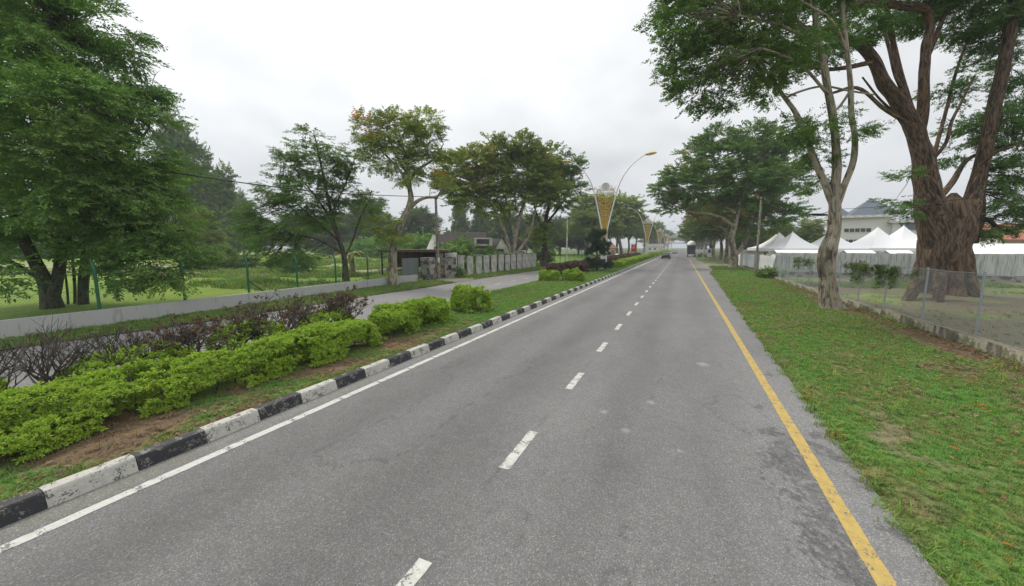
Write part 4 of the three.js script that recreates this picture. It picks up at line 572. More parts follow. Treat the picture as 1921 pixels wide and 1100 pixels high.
{
  const y = 0.1; seed(71);
  const limeTones = [LIME, LIME2, LIME3];
  const hedge = (label, x, d0, d1, w, h, n, sd) => { seed(sd); const t = thing('hedge', label, 'hedge', [x, y, -(d0 + d1) / 2]); bushLeaves(t, d1 - d0, w, h, n, limeTones, { seed: sd, lump: 0.55, freq: 0.9, scale: 0.64 }); woodyStems(t, d1 - d0, h, Math.round((d1 - d0) * 3), M.barkDark); return t; };
  hedge('long lime green clipped hedge in the near foreground behind the kerb', -7.42, -5, 7.55, 0.95, 0.63, 34000, 72);
  hedge('shorter lime green hedge mound at the far end of the long hedge', -7.5, 7.75, 11.0, 1.05, 0.74, 9000, 73);
  const bush = (label, x, d, len, w, h, n, sd, tones = limeTones, sc = 1, group) => { seed(sd); const t = thing('bush', label, 'bush', [x, y, -d], rr(-0.3, 0.3), group); bushLeaves(t, len, w, h, n, tones, { seed: sd, round: true, lump: 0.32, scale: sc }); woodyStems(t, len * 0.6, h, 4, M.barkDark); return t; };
  bush('single square-cut lime green bush standing alone on the median grass', -7.55, 13.0, 1.5, 1.45, 0.98, 2600, 74);
  bush('left one of two lime bushes in front of the wine-red hedge', -8.95, 27.0, 1.5, 1.5, 0.8, 1500, 75, limeTones, 1.25);
  bush('right one of two lime bushes in front of the wine-red hedge', -7.3, 27.7, 1.5, 1.6, 0.82, 1500, 76, limeTones, 1.25);
  // wine-red hedges
  const wine = [WINE, [0.075, 0.05, 0.03], [0.07, 0.075, 0.025]];
  const red = (label, x, d0, d1, w, h, n, sd, sc) => { seed(sd); const t = thing('hedge', label, 'hedge', [x, y, -(d0 + d1) / 2]); bushLeaves(t, d1 - d0, w, h, n, wine, { seed: sd, lump: 0.16, scale: sc }); woodyStems(t, d1 - d0, h, Math.round((d1 - d0) * 2), M.barkDark); };
  red('small wine-red hedge block behind the two lime bushes', -9.9, 30.5, 32.6, 1.5, 1.05, 1500, 77, 1.4);
  red('rounded wine-red hedge in front of the nearest golden lamp', -9.3, 32.9, 38.5, 1.7, 1.1, 3200, 78, 1.5);
  red('long wine-red hedge running away behind the nearest golden lamp', -9.2, 46, 92, 1.6, 1.15, 9000, 79, 2.2);
  // lime bushes in a row beyond the lamp
  const row = bush('lime green bush in the row beyond the nearest golden lamp', -7.3, 47.2, 1.5, 1.3, 0.78, 700, 80, limeTones, 1.8, 'lime bushes in the median row');
  row.position.x = -7.35; seed(81);
  for (let k = 1; k < 34; k++) { const c = copyOf(row, null, [-7.35 + gs() * 0.08, y, -(47.2 + k * 1.62)], rr(0, 6.28)); c.scale.set(1, rr(0.85, 1.12), 1); }
  seed(82); { const t = thing('hedge', 'far continuous lime hedge on the median towards the end of the road', 'hedge', [-7.4, y, -172]); bushLeaves(t, 140, 1.5, 0.85, 7000, limeTones, { seed: 9, scale: 3 }); }
  // sprawling lime undergrowth among the bare shrubs
  seed(83);
  [[-9.2, -0.6, 1.7, 0.62], [-9.35, 1.3, 1.5, 0.6], [-9.1, 3.4, 1.9, 0.66], [-9.3, 5.6, 1.8, 0.66], [-9.15, 7.6, 1.7, 0.7]].forEach(([x, d, l, h], k) => {
    const t = thing('low_bush', ['', 'second ', 'third ', 'fourth ', 'fifth '][k] + 'low lime bush among the bare twiggy shrubs' + (k ? ', counted from the near end' : ', nearest the left edge'), 'bush', [x, y, -d], 0); bushLeaves(t, l, 0.95, h, 750, [LIME, LIME2, LIME3], { seed: 84 + k, round: true, lump: 0.5 });
    woodyStems(t, l * 0.7, h, 5, M.barkDark);
  });
  // bare, branching shrubs
  const NTH = ['first', 'second', 'third', 'fourth', 'fifth', 'sixth', 'seventh', 'eighth'];
  const bark = std({ color: lin(0.075, 0.062, 0.052), roughness: 0.9 });
  const spots = [[-9.4, -2.2], [-9.1, -1.3], [-9.5, -0.4], [-9.15, 0.4], [-9.5, 1.1], [-9.2, 1.8], [-9.55, 2.5], [-9.2, 3.2], [-9.5, 3.9], [-9.25, 4.6], [-9.5, 5.3], [-9.2, 6.0], [-9.5, 6.7], [-9.25, 7.5], [-9.35, 8.6]];
  spots.forEach(([x, d], k) => {
    seed(100 + k); const leafy = d > 3.4, t = thing('bare_shrub', leafy ? (k === 14 ? 'wine-brown twiggy shrub at the far end of the bare shrub row' : NTH[k - 8] + ' dark twiggy shrub with a few brown leaves, counted from the near end') : NTH[k] + ' leafless black twiggy shrub from the left edge behind the lime hedge', 'shrub', [x, y, -d], 0, k === 14 ? undefined : leafy ? 'twiggy shrubs with brown leaves' : 'leafless shrubs behind the hedge');
    const mb = new MB(); let tips = []; for (let q = 0; q < 6; q++) { const a = rnd() * 6.28; tips.push(...branchInto(mb, [gs() * 0.12, -0.1, gs() * 0.2], [Math.cos(a) * 0.45, 0.85, Math.sin(a) * 0.45], rr(0.32, 0.43), rr(0.022, 0.032), 4, 0.66)); }
    part(t, 'branches', mb.geo(), bark);
    if (leafy) { const sp = new Sprays(); for (const p of tips) if (rnd() < (k === 14 ? 0.8 : 0.16)) sp.add(p, [gs(), gs() * 0.5, gs()], [gs(), 1, gs()], rr(0.7, 1.3), leafTone(rnd() < 0.6 ? [0.12, 0.06, 0.045] : [0.13, 0.095, 0.035], 0.25)); sp.build(t, 'leaves', SPRAY.hedge, leafMat); }
  });
  // cloud-pruned pine beside the lamp
  seed(121);
  const pine = thing('pruned_pine', 'dark cloud-pruned pine in front of the nearest golden lamp', 'tree', [-7.95, 0.1, -39.5]); const mb = new MB(), [P, R] = curve([[0, -0.1, 0, 0.12], [0.1, 1.2, 0, 0.1], [-0.1, 2.6, 0.1, 0.08], [0.05, 4.2, 0, 0.04]], 12); mb.tube(P, R, 8, { rough: 0.15 }); part(pine, 'trunk', mb.geo(), M.barkDark);
  const crown = new THREE.Group(); crown.name = 'crown'; pine.add(crown);
  const pads = [[0, 3.9, 0, 0.85, 0.5, 0.85], [-0.5, 3.2, 0, 0.8, 0.42, 0.8], [0.7, 2.9, 0.2, 0.7, 0.38, 0.7], [0.1, 2.5, -0.2, 0.7, 0.4, 0.7], [0.9, 2.05, 0, 0.6, 0.35, 0.6], [-0.7, 2.0, 0.2, 0.5, 0.3, 0.5], [-0.9, 0.85, 0, 0.95, 0.5, 0.9], [0.4, 0.8, 0.3, 0.9, 0.5, 0.8], [1.0, 0.75, -0.2, 0.6, 0.4, 0.6]];
  foliage(crown, pads, { kind: 'needle', hubs: 3.2, sprays: 20, size: 0.2, flat: 0.7, scale: 1.3, tone: [0.045, 0.10, 0.04] });
  const l = new MB(); for (const p of pads) l.tube([[0, Math.max(0, p[1] - 0.5), 0], [p[0] * 0.5, p[1] - 0.3, p[2] * 0.5], [p[0], p[1], p[2]]], [0.05, 0.04, 0.02], 5); part(pine, 'limbs', l.geo(), M.barkDark);
}
// undergrowth closing the view under the far trees
{ seed(129); const g = thing('undergrowth', 'continuous dark undergrowth along the far edge of the lawn', 'undergrowth', [-88, 0, -84], 1.02 + Math.PI); g.userData.kind = 'stuff'; bushLeaves(g, 130, 6, 3.6, 6500, [G_DARK, G_MID, G_DARK], { seed: 15, kind: 'clump', scale: 1.6, full: true, lump: 0.6, freq: 0.2 }); }
{ seed(130); const g = thing('undergrowth', 'dark undergrowth behind the huge lawn tree at the left edge', 'undergrowth', [-122, 0, -14], -0.25); g.userData.kind = 'stuff'; bushLeaves(g, 90, 6, 4, 4200, [G_DARK, G_MID, G_DARK], { seed: 16, kind: 'clump', scale: 1.7, full: true, lump: 0.6, freq: 0.2 }); }
// shrubs on the lawn and by the house
{
  const sh = (label, x, z, r, h, n, tones, sc, sd) => { seed(sd); const t = thing('shrub', label, 'shrub', [x, 0.05, z], rr(0, 6)); bushLeaves(t, r * 2, r * 2, h, n, tones, { seed: sd, round: true, lump: 0.45, kind: 'clump', scale: sc }); woodyStems(t, r, h, 4, M.barkDark); };
  const F = [[0.13, 0.22, 0.03], [0.09, 0.16, 0.03], G_DARK];
  sh('bushy bright green shrub on the lawn below the small olive tree', -46.5, -24.8, 2.3, 2.4, 900, F, 0.8, 131); sh('smaller shrub right of the bushy lawn shrub', -43, -25.5, 1.5, 1.5, 400, F, 0.7, 132);
  sh('dark green shrub behind the fence under the airy tree', -33, -24.6, 1.3, 1.5, 420, [G_MID, G_DARK, G_DARK], 0.6, 133);
  sh('leafy bush overhanging the car shelter roof', -21.6, -33.6, 1.5, 2.5, 700, [G_MID, G_FRESH, G_DARK], 0.7, 134); sh('rounded dark shrub before the house dormer', -22.9, -42.3, 0.9, 2.1, 420, [G_MID, G_DARK, G_DARK], 0.6, 135);
  sh('rounded dark shrub before the white gable', -21.8, -42.9, 0.9, 2.1, 420, [G_DARK, G_MID, G_DARK], 0.6, 136); sh('leafy shrub covering the left part of the house roof', -27.3, -44.5, 1.9, 3.1, 800, [G_MID, G_DARK, G_FRESH], 0.8, 137);
  sh('shrub at the far end of the ruined fin wall', -16.9, -48.6, 1.2, 2.0, 380, [G_MID, G_DARK, G_DARK], 0.7, 138); sh('low plants sprouting behind the ruined fin wall', -18.9, -38, 1.0, 1.8, 420, [G_FRESH, G_MID, G_DARK], 0.6, 139);
  sh('ragged weeds at the foot of the blackened gate pillar', -17.5, -27.9, 0.5, 0.8, 160, [G_MID, G_FRESH, G_DARK], 0.35, 140); sh('weedy tuft at the end of the right-hand mesh fence', 6.75, -37.2, 0.9, 0.75, 300, [[0.13, 0.22, 0.02], G_FRESH, G_MID], 0.4, 141);
  // young palm
  seed(143); const pm = thing('young_palm', 'young palm with yellowing fronds behind the airy tree trunk', 'palm', [-26.4, 0.1, -25.0]); const tb = new MB(); tb.tube([[0, -0.2, 0], [0.05, 0.7, 0], [-0.05, 1.5, 0], [0, 2.1, 0]], [0.2, 0.2, 0.26, 0.16], 10, { rough: 0.3 }); part(pm, 'trunk', tb.geo(), M.barkGrey);
  const yel = std({ color: lin(0.30, 0.25, 0.05), roughness: 0.8, side: THREE.DoubleSide }), grn = std({ color: lin(0.10, 0.17, 0.03), roughness: 0.7, side: THREE.DoubleSide });
  for (let k = 0; k < 13; k++) { const a = k * 2.4, fr = new MB(), rise = rr(0.2, 1.6), len = rr(1.4, 2.0); for (let i = 0; i < 14; i++) { const t = i / 13, x = t * len, y = 2.0 + rise * t - (rise + 0.7) * t * t; for (const e of [-1, 1]) leafInto(fr, Math.cos(a) * x, y, Math.sin(a) * x, Math.cos(a) * 0.7 - Math.sin(a) * e, -0.35, Math.sin(a) * 0.7 + Math.cos(a) * e, 0.62 * (1 - 0.5 * t), 0.11); } part(pm, 'frond', fr.geo(), k % 3 ? grn : yel); }
}

// ---------------------------------------------------------------- grass and litter
{
  seed(151);
  const tuft = (n, h, s) => { seed(s); const mb = new MB(); for (let i = 0; i < n; i++) { const a = rnd() * 6.283, b = rnd() * 6.283, x = Math.cos(a) * rnd() * 0.035, z = Math.sin(a) * rnd() * 0.035, l = h * rr(0.5, 1.15), e = l * rr(0.3, 1.0), w = 0.0032; const mx = x + Math.cos(b) * e * 0.4, mz = z + Math.sin(b) * e * 0.4, tx = x + Math.cos(b) * e, tz = z + Math.sin(b) * e, px = -Math.sin(b) * w, pz = Math.cos(b) * w; mb.quad([x - px, 0, z - pz], [x + px, 0, z + pz], [mx + px * 0.8, l * 0.65, mz + pz * 0.8], [mx - px * 0.8, l * 0.65, mz - pz * 0.8]); mb.tri([mx - px * 0.8, l * 0.65, mz - pz * 0.8], [mx + px * 0.8, l * 0.65, mz + pz * 0.8], [tx, l * 0.9, tz]); } return mb.geo(); };
  const tufts = [tuft(12, 0.055, 1), tuft(10, 0.075, 2), tuft(14, 0.045, 3)];
  const grow = (name, label, patches, fy, fc, keep) => {
    const sp = new Sprays();
    for (const [x0, x1, d0, d1, per, sc] of patches) {
      const n = Math.round((x1 - x0) * (d1 - d0) * per);
      for (let k = 0; k < n; k++) {
        const x = rr(x0, x1), d = rr(d0, d1), c = fc(x, d), green = c[1] / (c[0] + 1e-6); if (keep && !keep(x, d, green)) continue; if (green < 1.05 && rnd() < 0.45) continue; if (green < 1.3 && rnd() < 0.3) continue;
        const bare = green < 1.05, t = bare ? leafTone([c[0] * 1.5, c[1] * 1.45, c[2] * 1.3], 0.3) : leafTone([c[0] * 1.1, c[1] * 1.25, c[2] * 0.9], 0.28), dry = rnd() < 0.1; const a = rnd() * 6.283, q = sc * rr(0.65, 1.35);
        sp.add([x, fy(x, d) - 0.006, -d], [Math.cos(a), 0, Math.sin(a)], [gs() * 0.15, 1, gs() * 0.15], q, dry ? [t[1] * 1.1, t[1] * 0.95, t[2]] : t);
      }
    }
    const g = new THREE.Group(); g.name = name; g.userData = { kind: 'stuff', label }; scene.add(g); sp.build(g, 'blades', tufts, leafMat);
  };
  grow('verge_grass', 'short green turf with dry blades on the right verge', [[1.95, 6.8, 2.6, 8, 620, 0.8], [2.1, 6.8, 8, 15, 430, 0.95], [2.3, 6.8, 15, 30, 190, 1.35], [2.4, 6.8, 30, 62, 70, 2.0]], M.vergeY, vergeColor, (x, d) => x > edgeRight(d) - 0.05 - 0.04 * rnd() && driveDist(x, d) > 0.4 && !(x > 5.9 && d < 26 && rnd() < 0.7));
  grow('median_grass', 'green turf on the median strip', [[-7.3, -5.93, 1.0, 9, 420, 0.9], [-10, -5.93, 9, 18, 330, 1.15], [-10, -5.93, 18, 34, 150, 1.6], [-10, -5.93, 34, 70, 60, 2.2]], M.medianY, medianColor, null);
  grow('edge_weeds', 'taller grass tufts creeping over the road edge and round the kerb', [[1.9, 2.9, 2.6, 12, 60, 1.9], [2.1, 3, 12, 30, 40, 2.2], [-6.1, -5.86, 1, 30, 25, 1.6], [6.5, 6.83, 5, 36, 9, 2.2]], (x, d) => x < 0 ? 0.1 : M.vergeY(x, d), () => [0.15, 0.22, 0.045], (x, d) => x < 0 || x > 6 || Math.abs(x - edgeRight(d) - 0.03) < 0.09 * (0.4 + 1.5 * vnoise(d * 1.7, 4, 7)));
  grow('verge_weeds', 'coarser weed tufts scattered through the right verge', [[2.4, 6.7, 2.8, 16, 16, 1.9], [2.6, 6.7, 16, 34, 8, 2.6]], M.vergeY, () => [0.15, 0.25, 0.05], (x, d) => fbm(x * 1.1, d * 0.8, 331, 3) > 0.5);
  const lv = () => [0.12, 0.19, 0.035];
  grow('roadside_turf', 'rough grass along the opposite carriageway', [[-17.15, -14.6, -2, 10, 100, 1.6], [-17.9, -14.5, 10, 24, 80, 1.8], [-17.4, -13.8, 27, 60, 40, 2.4]], M.leftY, lv, (x, d) => x < edgeLeft(d) + 0.03 && M.gravelAt(x, d) < 0.4);
  grow('field_weeds', 'taller uneven grass and weeds on the ground behind the fences', [[-46, -18.4, 14, 34, 9, 5.5], [-60, -20, 34, 52, 5, 8], [7.2, 20, 30, 39, 30, 2.6], [7.2, 18, 12, 30, 5, 1.6]], (x, d) => x < 0 ? M.lawnY(x, d) : 0.1, (x) => x < 0 ? [0.17, 0.25, 0.05] : [0.12, 0.19, 0.03], (x, d) => fbm(x * 0.25, d * 0.25, 301, 3) > 0.45);
  // fallen leaves
  const sp = new Sprays(), leaf = new MB(); leafInto(leaf, -0.5, 0, 0, 1, 0.08, 0, 1, 0.45); const lg = leaf.geo();
  seed(163);
  const drop = (n, f) => { for (let k = 0; k < n; k++) { const [x, d, y] = f(); const t = rnd(), c = t < 0.5 ? [0.20, 0.10, 0.04] : t < 0.75 ? [0.26, 0.17, 0.08] : t < 0.9 ? [0.09, 0.05, 0.03] : [0.33, 0.13, 0.03], a = rnd() * 6.28; sp.add([x, y + 0.012, -d], [Math.cos(a), gs() * 0.15, Math.sin(a)], [gs() * 0.25, 1, gs() * 0.25], rr(0.05, 0.13), leafTone(c, 0.25)); } };
  drop(1900, () => { const d = rr(3, 26), x = 6.83 - Math.abs(gs()) * 0.75; return [x, d, M.vergeY(x, d) + 0.02]; });
  drop(1500, () => { const d = rr(2.8, 20), x = rr(2.6, 6.8); return [x, d, M.vergeY(x, d) + 0.03]; });
  drop(160, () => { const d = 10.8 + gs() * 1.0, x = 5.3 + gs() * 0.7; return [x, d, M.vergeY(x, d) + 0.02]; });
  drop(900, () => { const d = rr(8, 32), x = rr(7.2, 17); return [x, d, 0.1]; });
  drop(500, () => { const d = rr(0, 11), x = -5.95 - Math.abs(gs()) * 0.7; return [x, d, M.medianY(x, d) + 0.01]; });
  const g = new THREE.Group(); g.name = 'fallen_leaves'; g.userData = { kind: 'stuff', label: 'brown fallen leaves scattered on the verges and median' }; scene.add(g); sp.build(g, 'litter', [lg], leafMat);
  const st = new MB(); st.tube([[0, 0, 0], [0.02, 0.005, -0.16], [0, 0, -0.33]], [0.014, 0.016, 0.013], 7, { cap: true }); const stick = single('litter_stick', 'small pale stick lying on the right verge grass', 'litter', st.geo(), std({ color: lin(0.6, 0.58, 0.56) })); stick.position.set(3.0, M.vergeY(3, 4.6) + 0.05, -4.55); stick.rotation.y = -0.1;
}

// ---------------------------------------------------------------- ornamental street lamps on the median
{
  const scroll = (mb, cx, cy, r, turns, dir, start, tr, zoff = 0) => { const P = [], R = []; const n = Math.round(turns * 14); for (let i = 0; i <= n; i++) { const t = i / n, a = start + dir * t * turns * 6.283, q = r * (1 - 0.82 * t); P.push([cx + Math.cos(a) * q, cy + Math.sin(a) * q, zoff]); R.push(tr * (1 - 0.3 * t)); } mb.tube(P, R, 5); };
  const half = (y) => y < 4.2 ? 0.27 : y < 8.7 ? 0.27 + 0.98 * Math.pow((y - 4.2) / 4.5, 1.15) : 1.25;      // half distance between the two posts
  const lamp = thing('ornamental_street_lamp', 'nearest golden filigree street lamp, the tall one beside the cloud-pruned pine', 'street lamp', [-8.1, 0.05, -44], 0, 'golden double-armed lamps on the median');
  const plinth = new MB(); plinth.box(0, 0.2, 0, 1.0, 0.4, 0.7); plinth.box(0, 0.44, 0, 0.86, 0.08, 0.56); part(lamp, 'base', plinth.geo(), M.whiteSteel);
  for (const e of [-1, 1]) {
    const pts = []; for (let y = 0.44; y <= 8.7; y += 0.59) pts.push([e * half(y), y, 0, 0.1 - 0.003 * y]);
    const [P, R] = curve(pts, 30), mb = new MB(); mb.tube(P, R, 10); part(lamp, 'post', mb.geo(), M.whiteSteel);
    const [Q, S] = curve([[e * 1.24, 8.65, 0, 0.075], [e * 1.6, 9.7, 0, 0.065], [e * 2.15, 10.65, 0, 0.058], [e * 2.9, 11.5, 0, 0.05], [e * 3.75, 12.12, 0, 0.045], [e * 4.05, 12.26, 0, 0.042]], 24), am = new MB(); am.tube(Q, S, 8); const arm = part(lamp, 'arm', am.geo(), M.whiteSteel);
    const hm = new MB(), prof = [[0.01, -0.62], [0.1, -0.55], [0.19, -0.25], [0.21, 0.05], [0.16, 0.4], [0.06, 0.58], [0.01, 0.62]]; hm.lathe(0, 0, 0, prof, 14, 0.75, 1); const hg = hm.geo(); hg.rotateZ(Math.PI / 2); hg.rotateZ(e * 0.1); hg.translate(e * 4.6, 12.34, 0); const head = part(lamp, 'lamp_head', hg, M.lampGold);
    const lens = new MB(); lens.box(e * 4.6, 12.22, 0, 0.7, 0.06, 0.2, 0, e * 0.1); part(head, 'lens', lens.geo(), M.canvasWhite);
  }
  const bars = new MB(); bars.box(0, 8.55, 0, 2.46, 0.12, 0.1); bars.box(0, 0.85, 0, 0.46, 0.1, 0.08); part(lamp, 'crossbar', bars.geo(), M.whiteSteel);
  const col = new MB(); col.box(0, 2.1, 0, 0.4, 3.2, 0.12); part(lamp, 'column_panel', col.geo(), M.whiteSteel);
  const nk = new MB(); nk.box(0, 3.85, 0, 0.62, 0.3, 0.3); nk.box(0, 4.1, 0, 0.44, 0.2, 0.2); part(lamp, 'gold_collar', nk.geo(), M.gold);
  const fil = new MB();
  for (let y = 4.5, k = 0; y < 8.4; k++) { const w = half(y) - 0.09, r = Math.min(0.42, Math.max(0.13, w * 0.5)); for (const e of [-1, 1]) { scroll(fil, e * Math.max(r, w - r), y + r, r, 1.6, e * (k % 2 ? 1 : -1), k % 2 ? -1.57 : 1.57, 0.052); if (w > 0.55) scroll(fil, e * Math.max(0.12, w - r * 2.4), y + r * 0.8, r * 0.6, 1.3, -e, 1.57, 0.03);  } fil.tube([[-w * 0.95, y + r * 2, 0], [0, y + r * 1.5, 0.02], [w * 0.95, y + r * 2, 0]], [0.04, 0.045, 0.04], 5); y += r * 1.95; }
  fil.tube([[0, 4.2, 0], [0.03, 6, 0], [0, 8.5, 0]], [0.04, 0.05, 0.05], 6); part(lamp, 'filigree', fil.geo(), M.gold);
  const crest = new MB(); for (const e of [-1, 1]) { scroll(crest, e * 0.62, 8.95, 0.24, 1.5, e, -1.57, 0.035); scroll(crest, e * 0.98, 8.85, 0.2, 1.5, -e, -1.57, 0.03); scroll(crest, e * 0.66, 9.3, 0.14, 1.4, -e, -1.57, 0.028); scroll(crest, e * 1.05, 9.15, 0.12, 1.3, e, -1.57, 0.025); } part(lamp, 'scrollwork', crest.geo(), M.whiteSteel);
  const disc = new MB(); { const g = new THREE.CylinderGeometry(0.44, 0.44, 0.12, 28); g.rotateX(Math.PI / 2); g.translate(0, 9.22, 0); const d = part(lamp, 'round_emblem', g, std({ color: lin(0.62, 0.62, 0.58) })); const t = new THREE.TorusGeometry(0.43, 0.05, 8, 28); t.translate(0, 9.22, 0.05); part(d, 'ring', t, M.whiteSteel); const t2 = new THREE.TorusGeometry(0.2, 0.025, 6, 20); t2.scale(0.8, 1.2, 1); t2.translate(0, 9.2, 0.07); part(d, 'relief', t2, std({ color: lin(0.42, 0.42, 0.36) })); }
  const names = ['second', 'third', 'fourth', 'fifth', 'sixth'];
  [102, 160, 218, 276, 334].forEach((d, k) => copyOf(lamp, names[k] + ' golden filigree street lamp along the median', [-8.1, 0.05, -d]));
}

// ---------------------------------------------------------------- left side: wall, chain-link fence, poles, ruined wall, house
function cableThing(label, pts, r) { const mb = new MB(), [P] = curve(pts.map((p) => [...p, r]), 30); mb.tube(P, P.map(() => r), 6); return single('overhead_cable', label, 'cable', mb.geo(), M.cable); }
{
  const plaster = texOf(256, (u, v) => { const c = 0.43 + 0.06 * (fbm(u * 4, v * 4, 401, 4, 4) - 0.5) - 0.1 * smooth(0.62, 0.75, fbm(u * 30, v * 6, 405, 3, 0)); return [c, c, c * 0.98]; }, { metres: 3 });
  const wallX = (d) => -17.2 - 0.055 * clamp(d - 6, 0, 14);
  const wall = new MB(); for (let d = -12; d < 23.2; d += 1.6) { const e = Math.min(d + 1.6, 23.2), a = wallX(d), b = wallX(e), h = 0.57, w = 0.16; wall.o = d; wall.quad([a, -0.1, -d], [b, -0.1, -e], [b, h, -e], [a, h, -d], e - d, h); wall.quad([a, h, -d], [b, h, -e], [b - w, h, -e], [a - w, h, -d], e - d, w); wall.quad([a - w, h, -d], [b - w, h, -e], [b - w, -0.1, -e], [a - w, -0.1, -d], e - d, h); } wall.quad([wallX(23.2), -0.1, -23.2], [wallX(23.2) - 0.16, -0.1, -23.2], [wallX(23.2) - 0.16, 0.57, -23.2], [wallX(23.2), 0.57, -23.2], 0.16, 0.6);
  single('low_wall', 'long low pale grey wall along the opposite verge', 'wall', wall.geo(), std({ map: plaster, roughness: 0.8 }));
  const fence = thing('chain_link_fence', 'green chain-link fence standing behind the low pale wall', 'fence', [0, 0, 0]); const fx = (d) => wallX(d) - 0.26;
  const posts = [-9.5, -6.9, -4.3, -1.7, 0.9, 3.5, 6.1, 8.64, 11.24, 13.84, 16.44, 19.16, 21.88].map((d) => d * 0.962); seed(171);
  posts.forEach((d, k) => { const mb = new MB(), lean = gs() * 0.02; const X = fx(d); mb.tube([[X, -0.1, -d], [X + lean, 1.75, -d], [X + lean, 1.9, -d], [X + 0.02 + lean - 0.18, 2.2, -d]], [0.045, 0.045, 0.045, 0.04], 8, { cap: true }); part(fence, 'post', mb.geo(), M.greenSteel); });
  const br = new MB(); br.tube([[fx(10.8), 1.15, -10.8], [fx(12), 0.1, -12]], [0.032, 0.032], 8, { cap: true }); part(fence, 'brace', br.geo(), M.greenSteel);
  for (let k = 0; k < posts.length - 1; k++) {
    const mb = new MB(), a = posts[k], b = posts[k + 1], p = 0.085, h0 = 0.12, h1 = 1.85, w = 0.0024;
    for (let d = a - (h1 - h0); d < b; d += p) for (const e of [0, 1]) { let s = Math.max(d, a), t = Math.min(d + (h1 - h0), b); if (t - s < 0.05) continue; let ys = h0 + (s - d), yt = h0 + (t - d); if (e) { ys = h1 - (s - d); yt = h1 - (t - d); } mb.tube([[fx(s) + 0.03, ys, -s], [fx(t) + 0.03, yt, -t]], [w, w], 3); }
    const m = part(fence, 'mesh_panel', mb.geo(), std({ color: lin(0.03, 0.1, 0.055), roughness: 0.7 }));
  }
  const top = new MB(); for (const y of [1.86, 1.2, 0.14]) { const P = posts.map((d) => [fx(d) + 0.03, y, -d]); top.tube(P, P.map(() => 0.004), 4); } part(fence, 'line_wire', top.geo(), M.greenSteel);

  // utility poles and cables
  const pole = (label, x, z, h, r, mat, lean = 0) => { const t = thing('utility_pole', label, 'pole', [x, 0, z]), mb = new MB(); mb.tube([[0, -0.2, 0], [lean * 0.5, h / 2, 0], [lean, h, 0]], [r, r * 0.88, r * 0.75], 10, { cap: true }); part(t, 'shaft', mb.geo(), mat); const b = new MB(); b.tube([[lean, h - 0.25, 0], [lean, h - 0.19, 0]], [r * 1.1, r * 1.1], 10); b.box(lean + r, h - 0.15, 0, 0.12, 0.16, 0.1); part(t, 'bracket', b.geo(), M.black); return t; };
  const p1 = pole('grey wooden pole at the gate with a small white notice', -17.85, -25.65, 6.62, 0.13, M.wood, -0.06); { const n = new MB(); n.box(0.16, 1.6, 0.1, 0.14, 0.36, 0.012, 0.5); part(p1, 'notice', n.geo(), M.canvasWhite); }
  pole('slim dark pole between the two big roadside trees', -16.9, -42.4, 5.6, 0.09, M.wood); pole('concrete pole on the far left verge right of the dark tree', -17.2, -61, 7.3, 0.14, M.concrete); pole('short pole left of the red signboard', -15.5, -92, 6.5, 0.13, M.concrete);
  pole('slim wooden pole by the white roadside panels', 6.46, -42.3, 7.2, 0.11, M.wood); pole('leaning pole behind the white panels', 9.6, -80, 6.8, 0.13, M.wood, 0.3); pole('pole out of view carrying the near cable', -17.9, 6.5, 6.6, 0.13, M.wood);
  cableThing('thick black cable sagging from the gate pole across the left trees', [[-17.85, 6.5, 6.5], [-17.9, 5.7, -2], [-17.9, 5.42, -9.8], [-17.9, 5.62, -16], [-17.88, 6.5, -25.6]], 0.024);
  cableThing('black cable running from the gate pole towards the slim dark pole', [[-17.88, 6.5, -25.6], [-17.6, 5.75, -33], [-16.9, 5.5, -42.4]], 0.018);
  cableThing('thin cable in front of the far left treeline', [[-16.9, 5.4, -42.4], [-17, 5.3, -52], [-17.2, 7.1, -61]], 0.012);

  // ruined wall: upright concrete fins set in a zigzag, slabs of coping on some
  const ruin = thing('ruined_fin_wall', 'row of weathered concrete fins along the far verge', 'wall', [0, 0, 0]); seed(181);
  const fin = new THREE.BoxGeometry(0.52, 1.85, 0.2, 1, 1, 1), fuv = fin.attributes.uv; for (let i = 0; i < fuv.count; i++) fuv.setXY(i, fuv.getX(i) * 1.0, fuv.getY(i) * 1.8);
  for (let k = 0; k < 12; k++) {
    const d = 28.6 + 1.52 * k, x = -17.5 + 0.045 * k; const m = part(ruin, 'fin', fin, k % 3 === 1 ? M.concrete : M.paleConcrete); m.position.set(x + gs() * 0.05, 0.88 + gs() * 0.06, -d); m.rotation.y = 0.55 + gs() * 0.05;
    const r = part(ruin, 'return_fin', fin, M.blackened); r.position.set(x - 0.42, 0.82, -d - 0.3); r.rotation.y = 1.95;  // darker material on the return slabs gives the dark gaps between fins
    if (k % 2 === 0 || k > 4) { const c = new MB(); c.box(x - 0.1, 1.86 + gs() * 0.04, -d - 0.1, 0.75, 0.12, 0.5, 0.55 + gs() * 0.1, gs() * 0.06); part(ruin, 'coping', c.geo(), M.blackened); }
  }
  const gp = thing('gate_pillar', 'pale weathered stone pillar at the end of the low wall', 'pillar', [-17.9, 0, -24.4]); { const b = new MB(); for (let k = 0; k < 7; k++) b.box(gs() * 0.02, 0.13 + k * 0.26, gs() * 0.02, 0.8 + gs() * 0.03, 0.25, 0.8 + gs() * 0.03, gs() * 0.03); part(gp, 'shaft', b.geo(), M.blackened); }
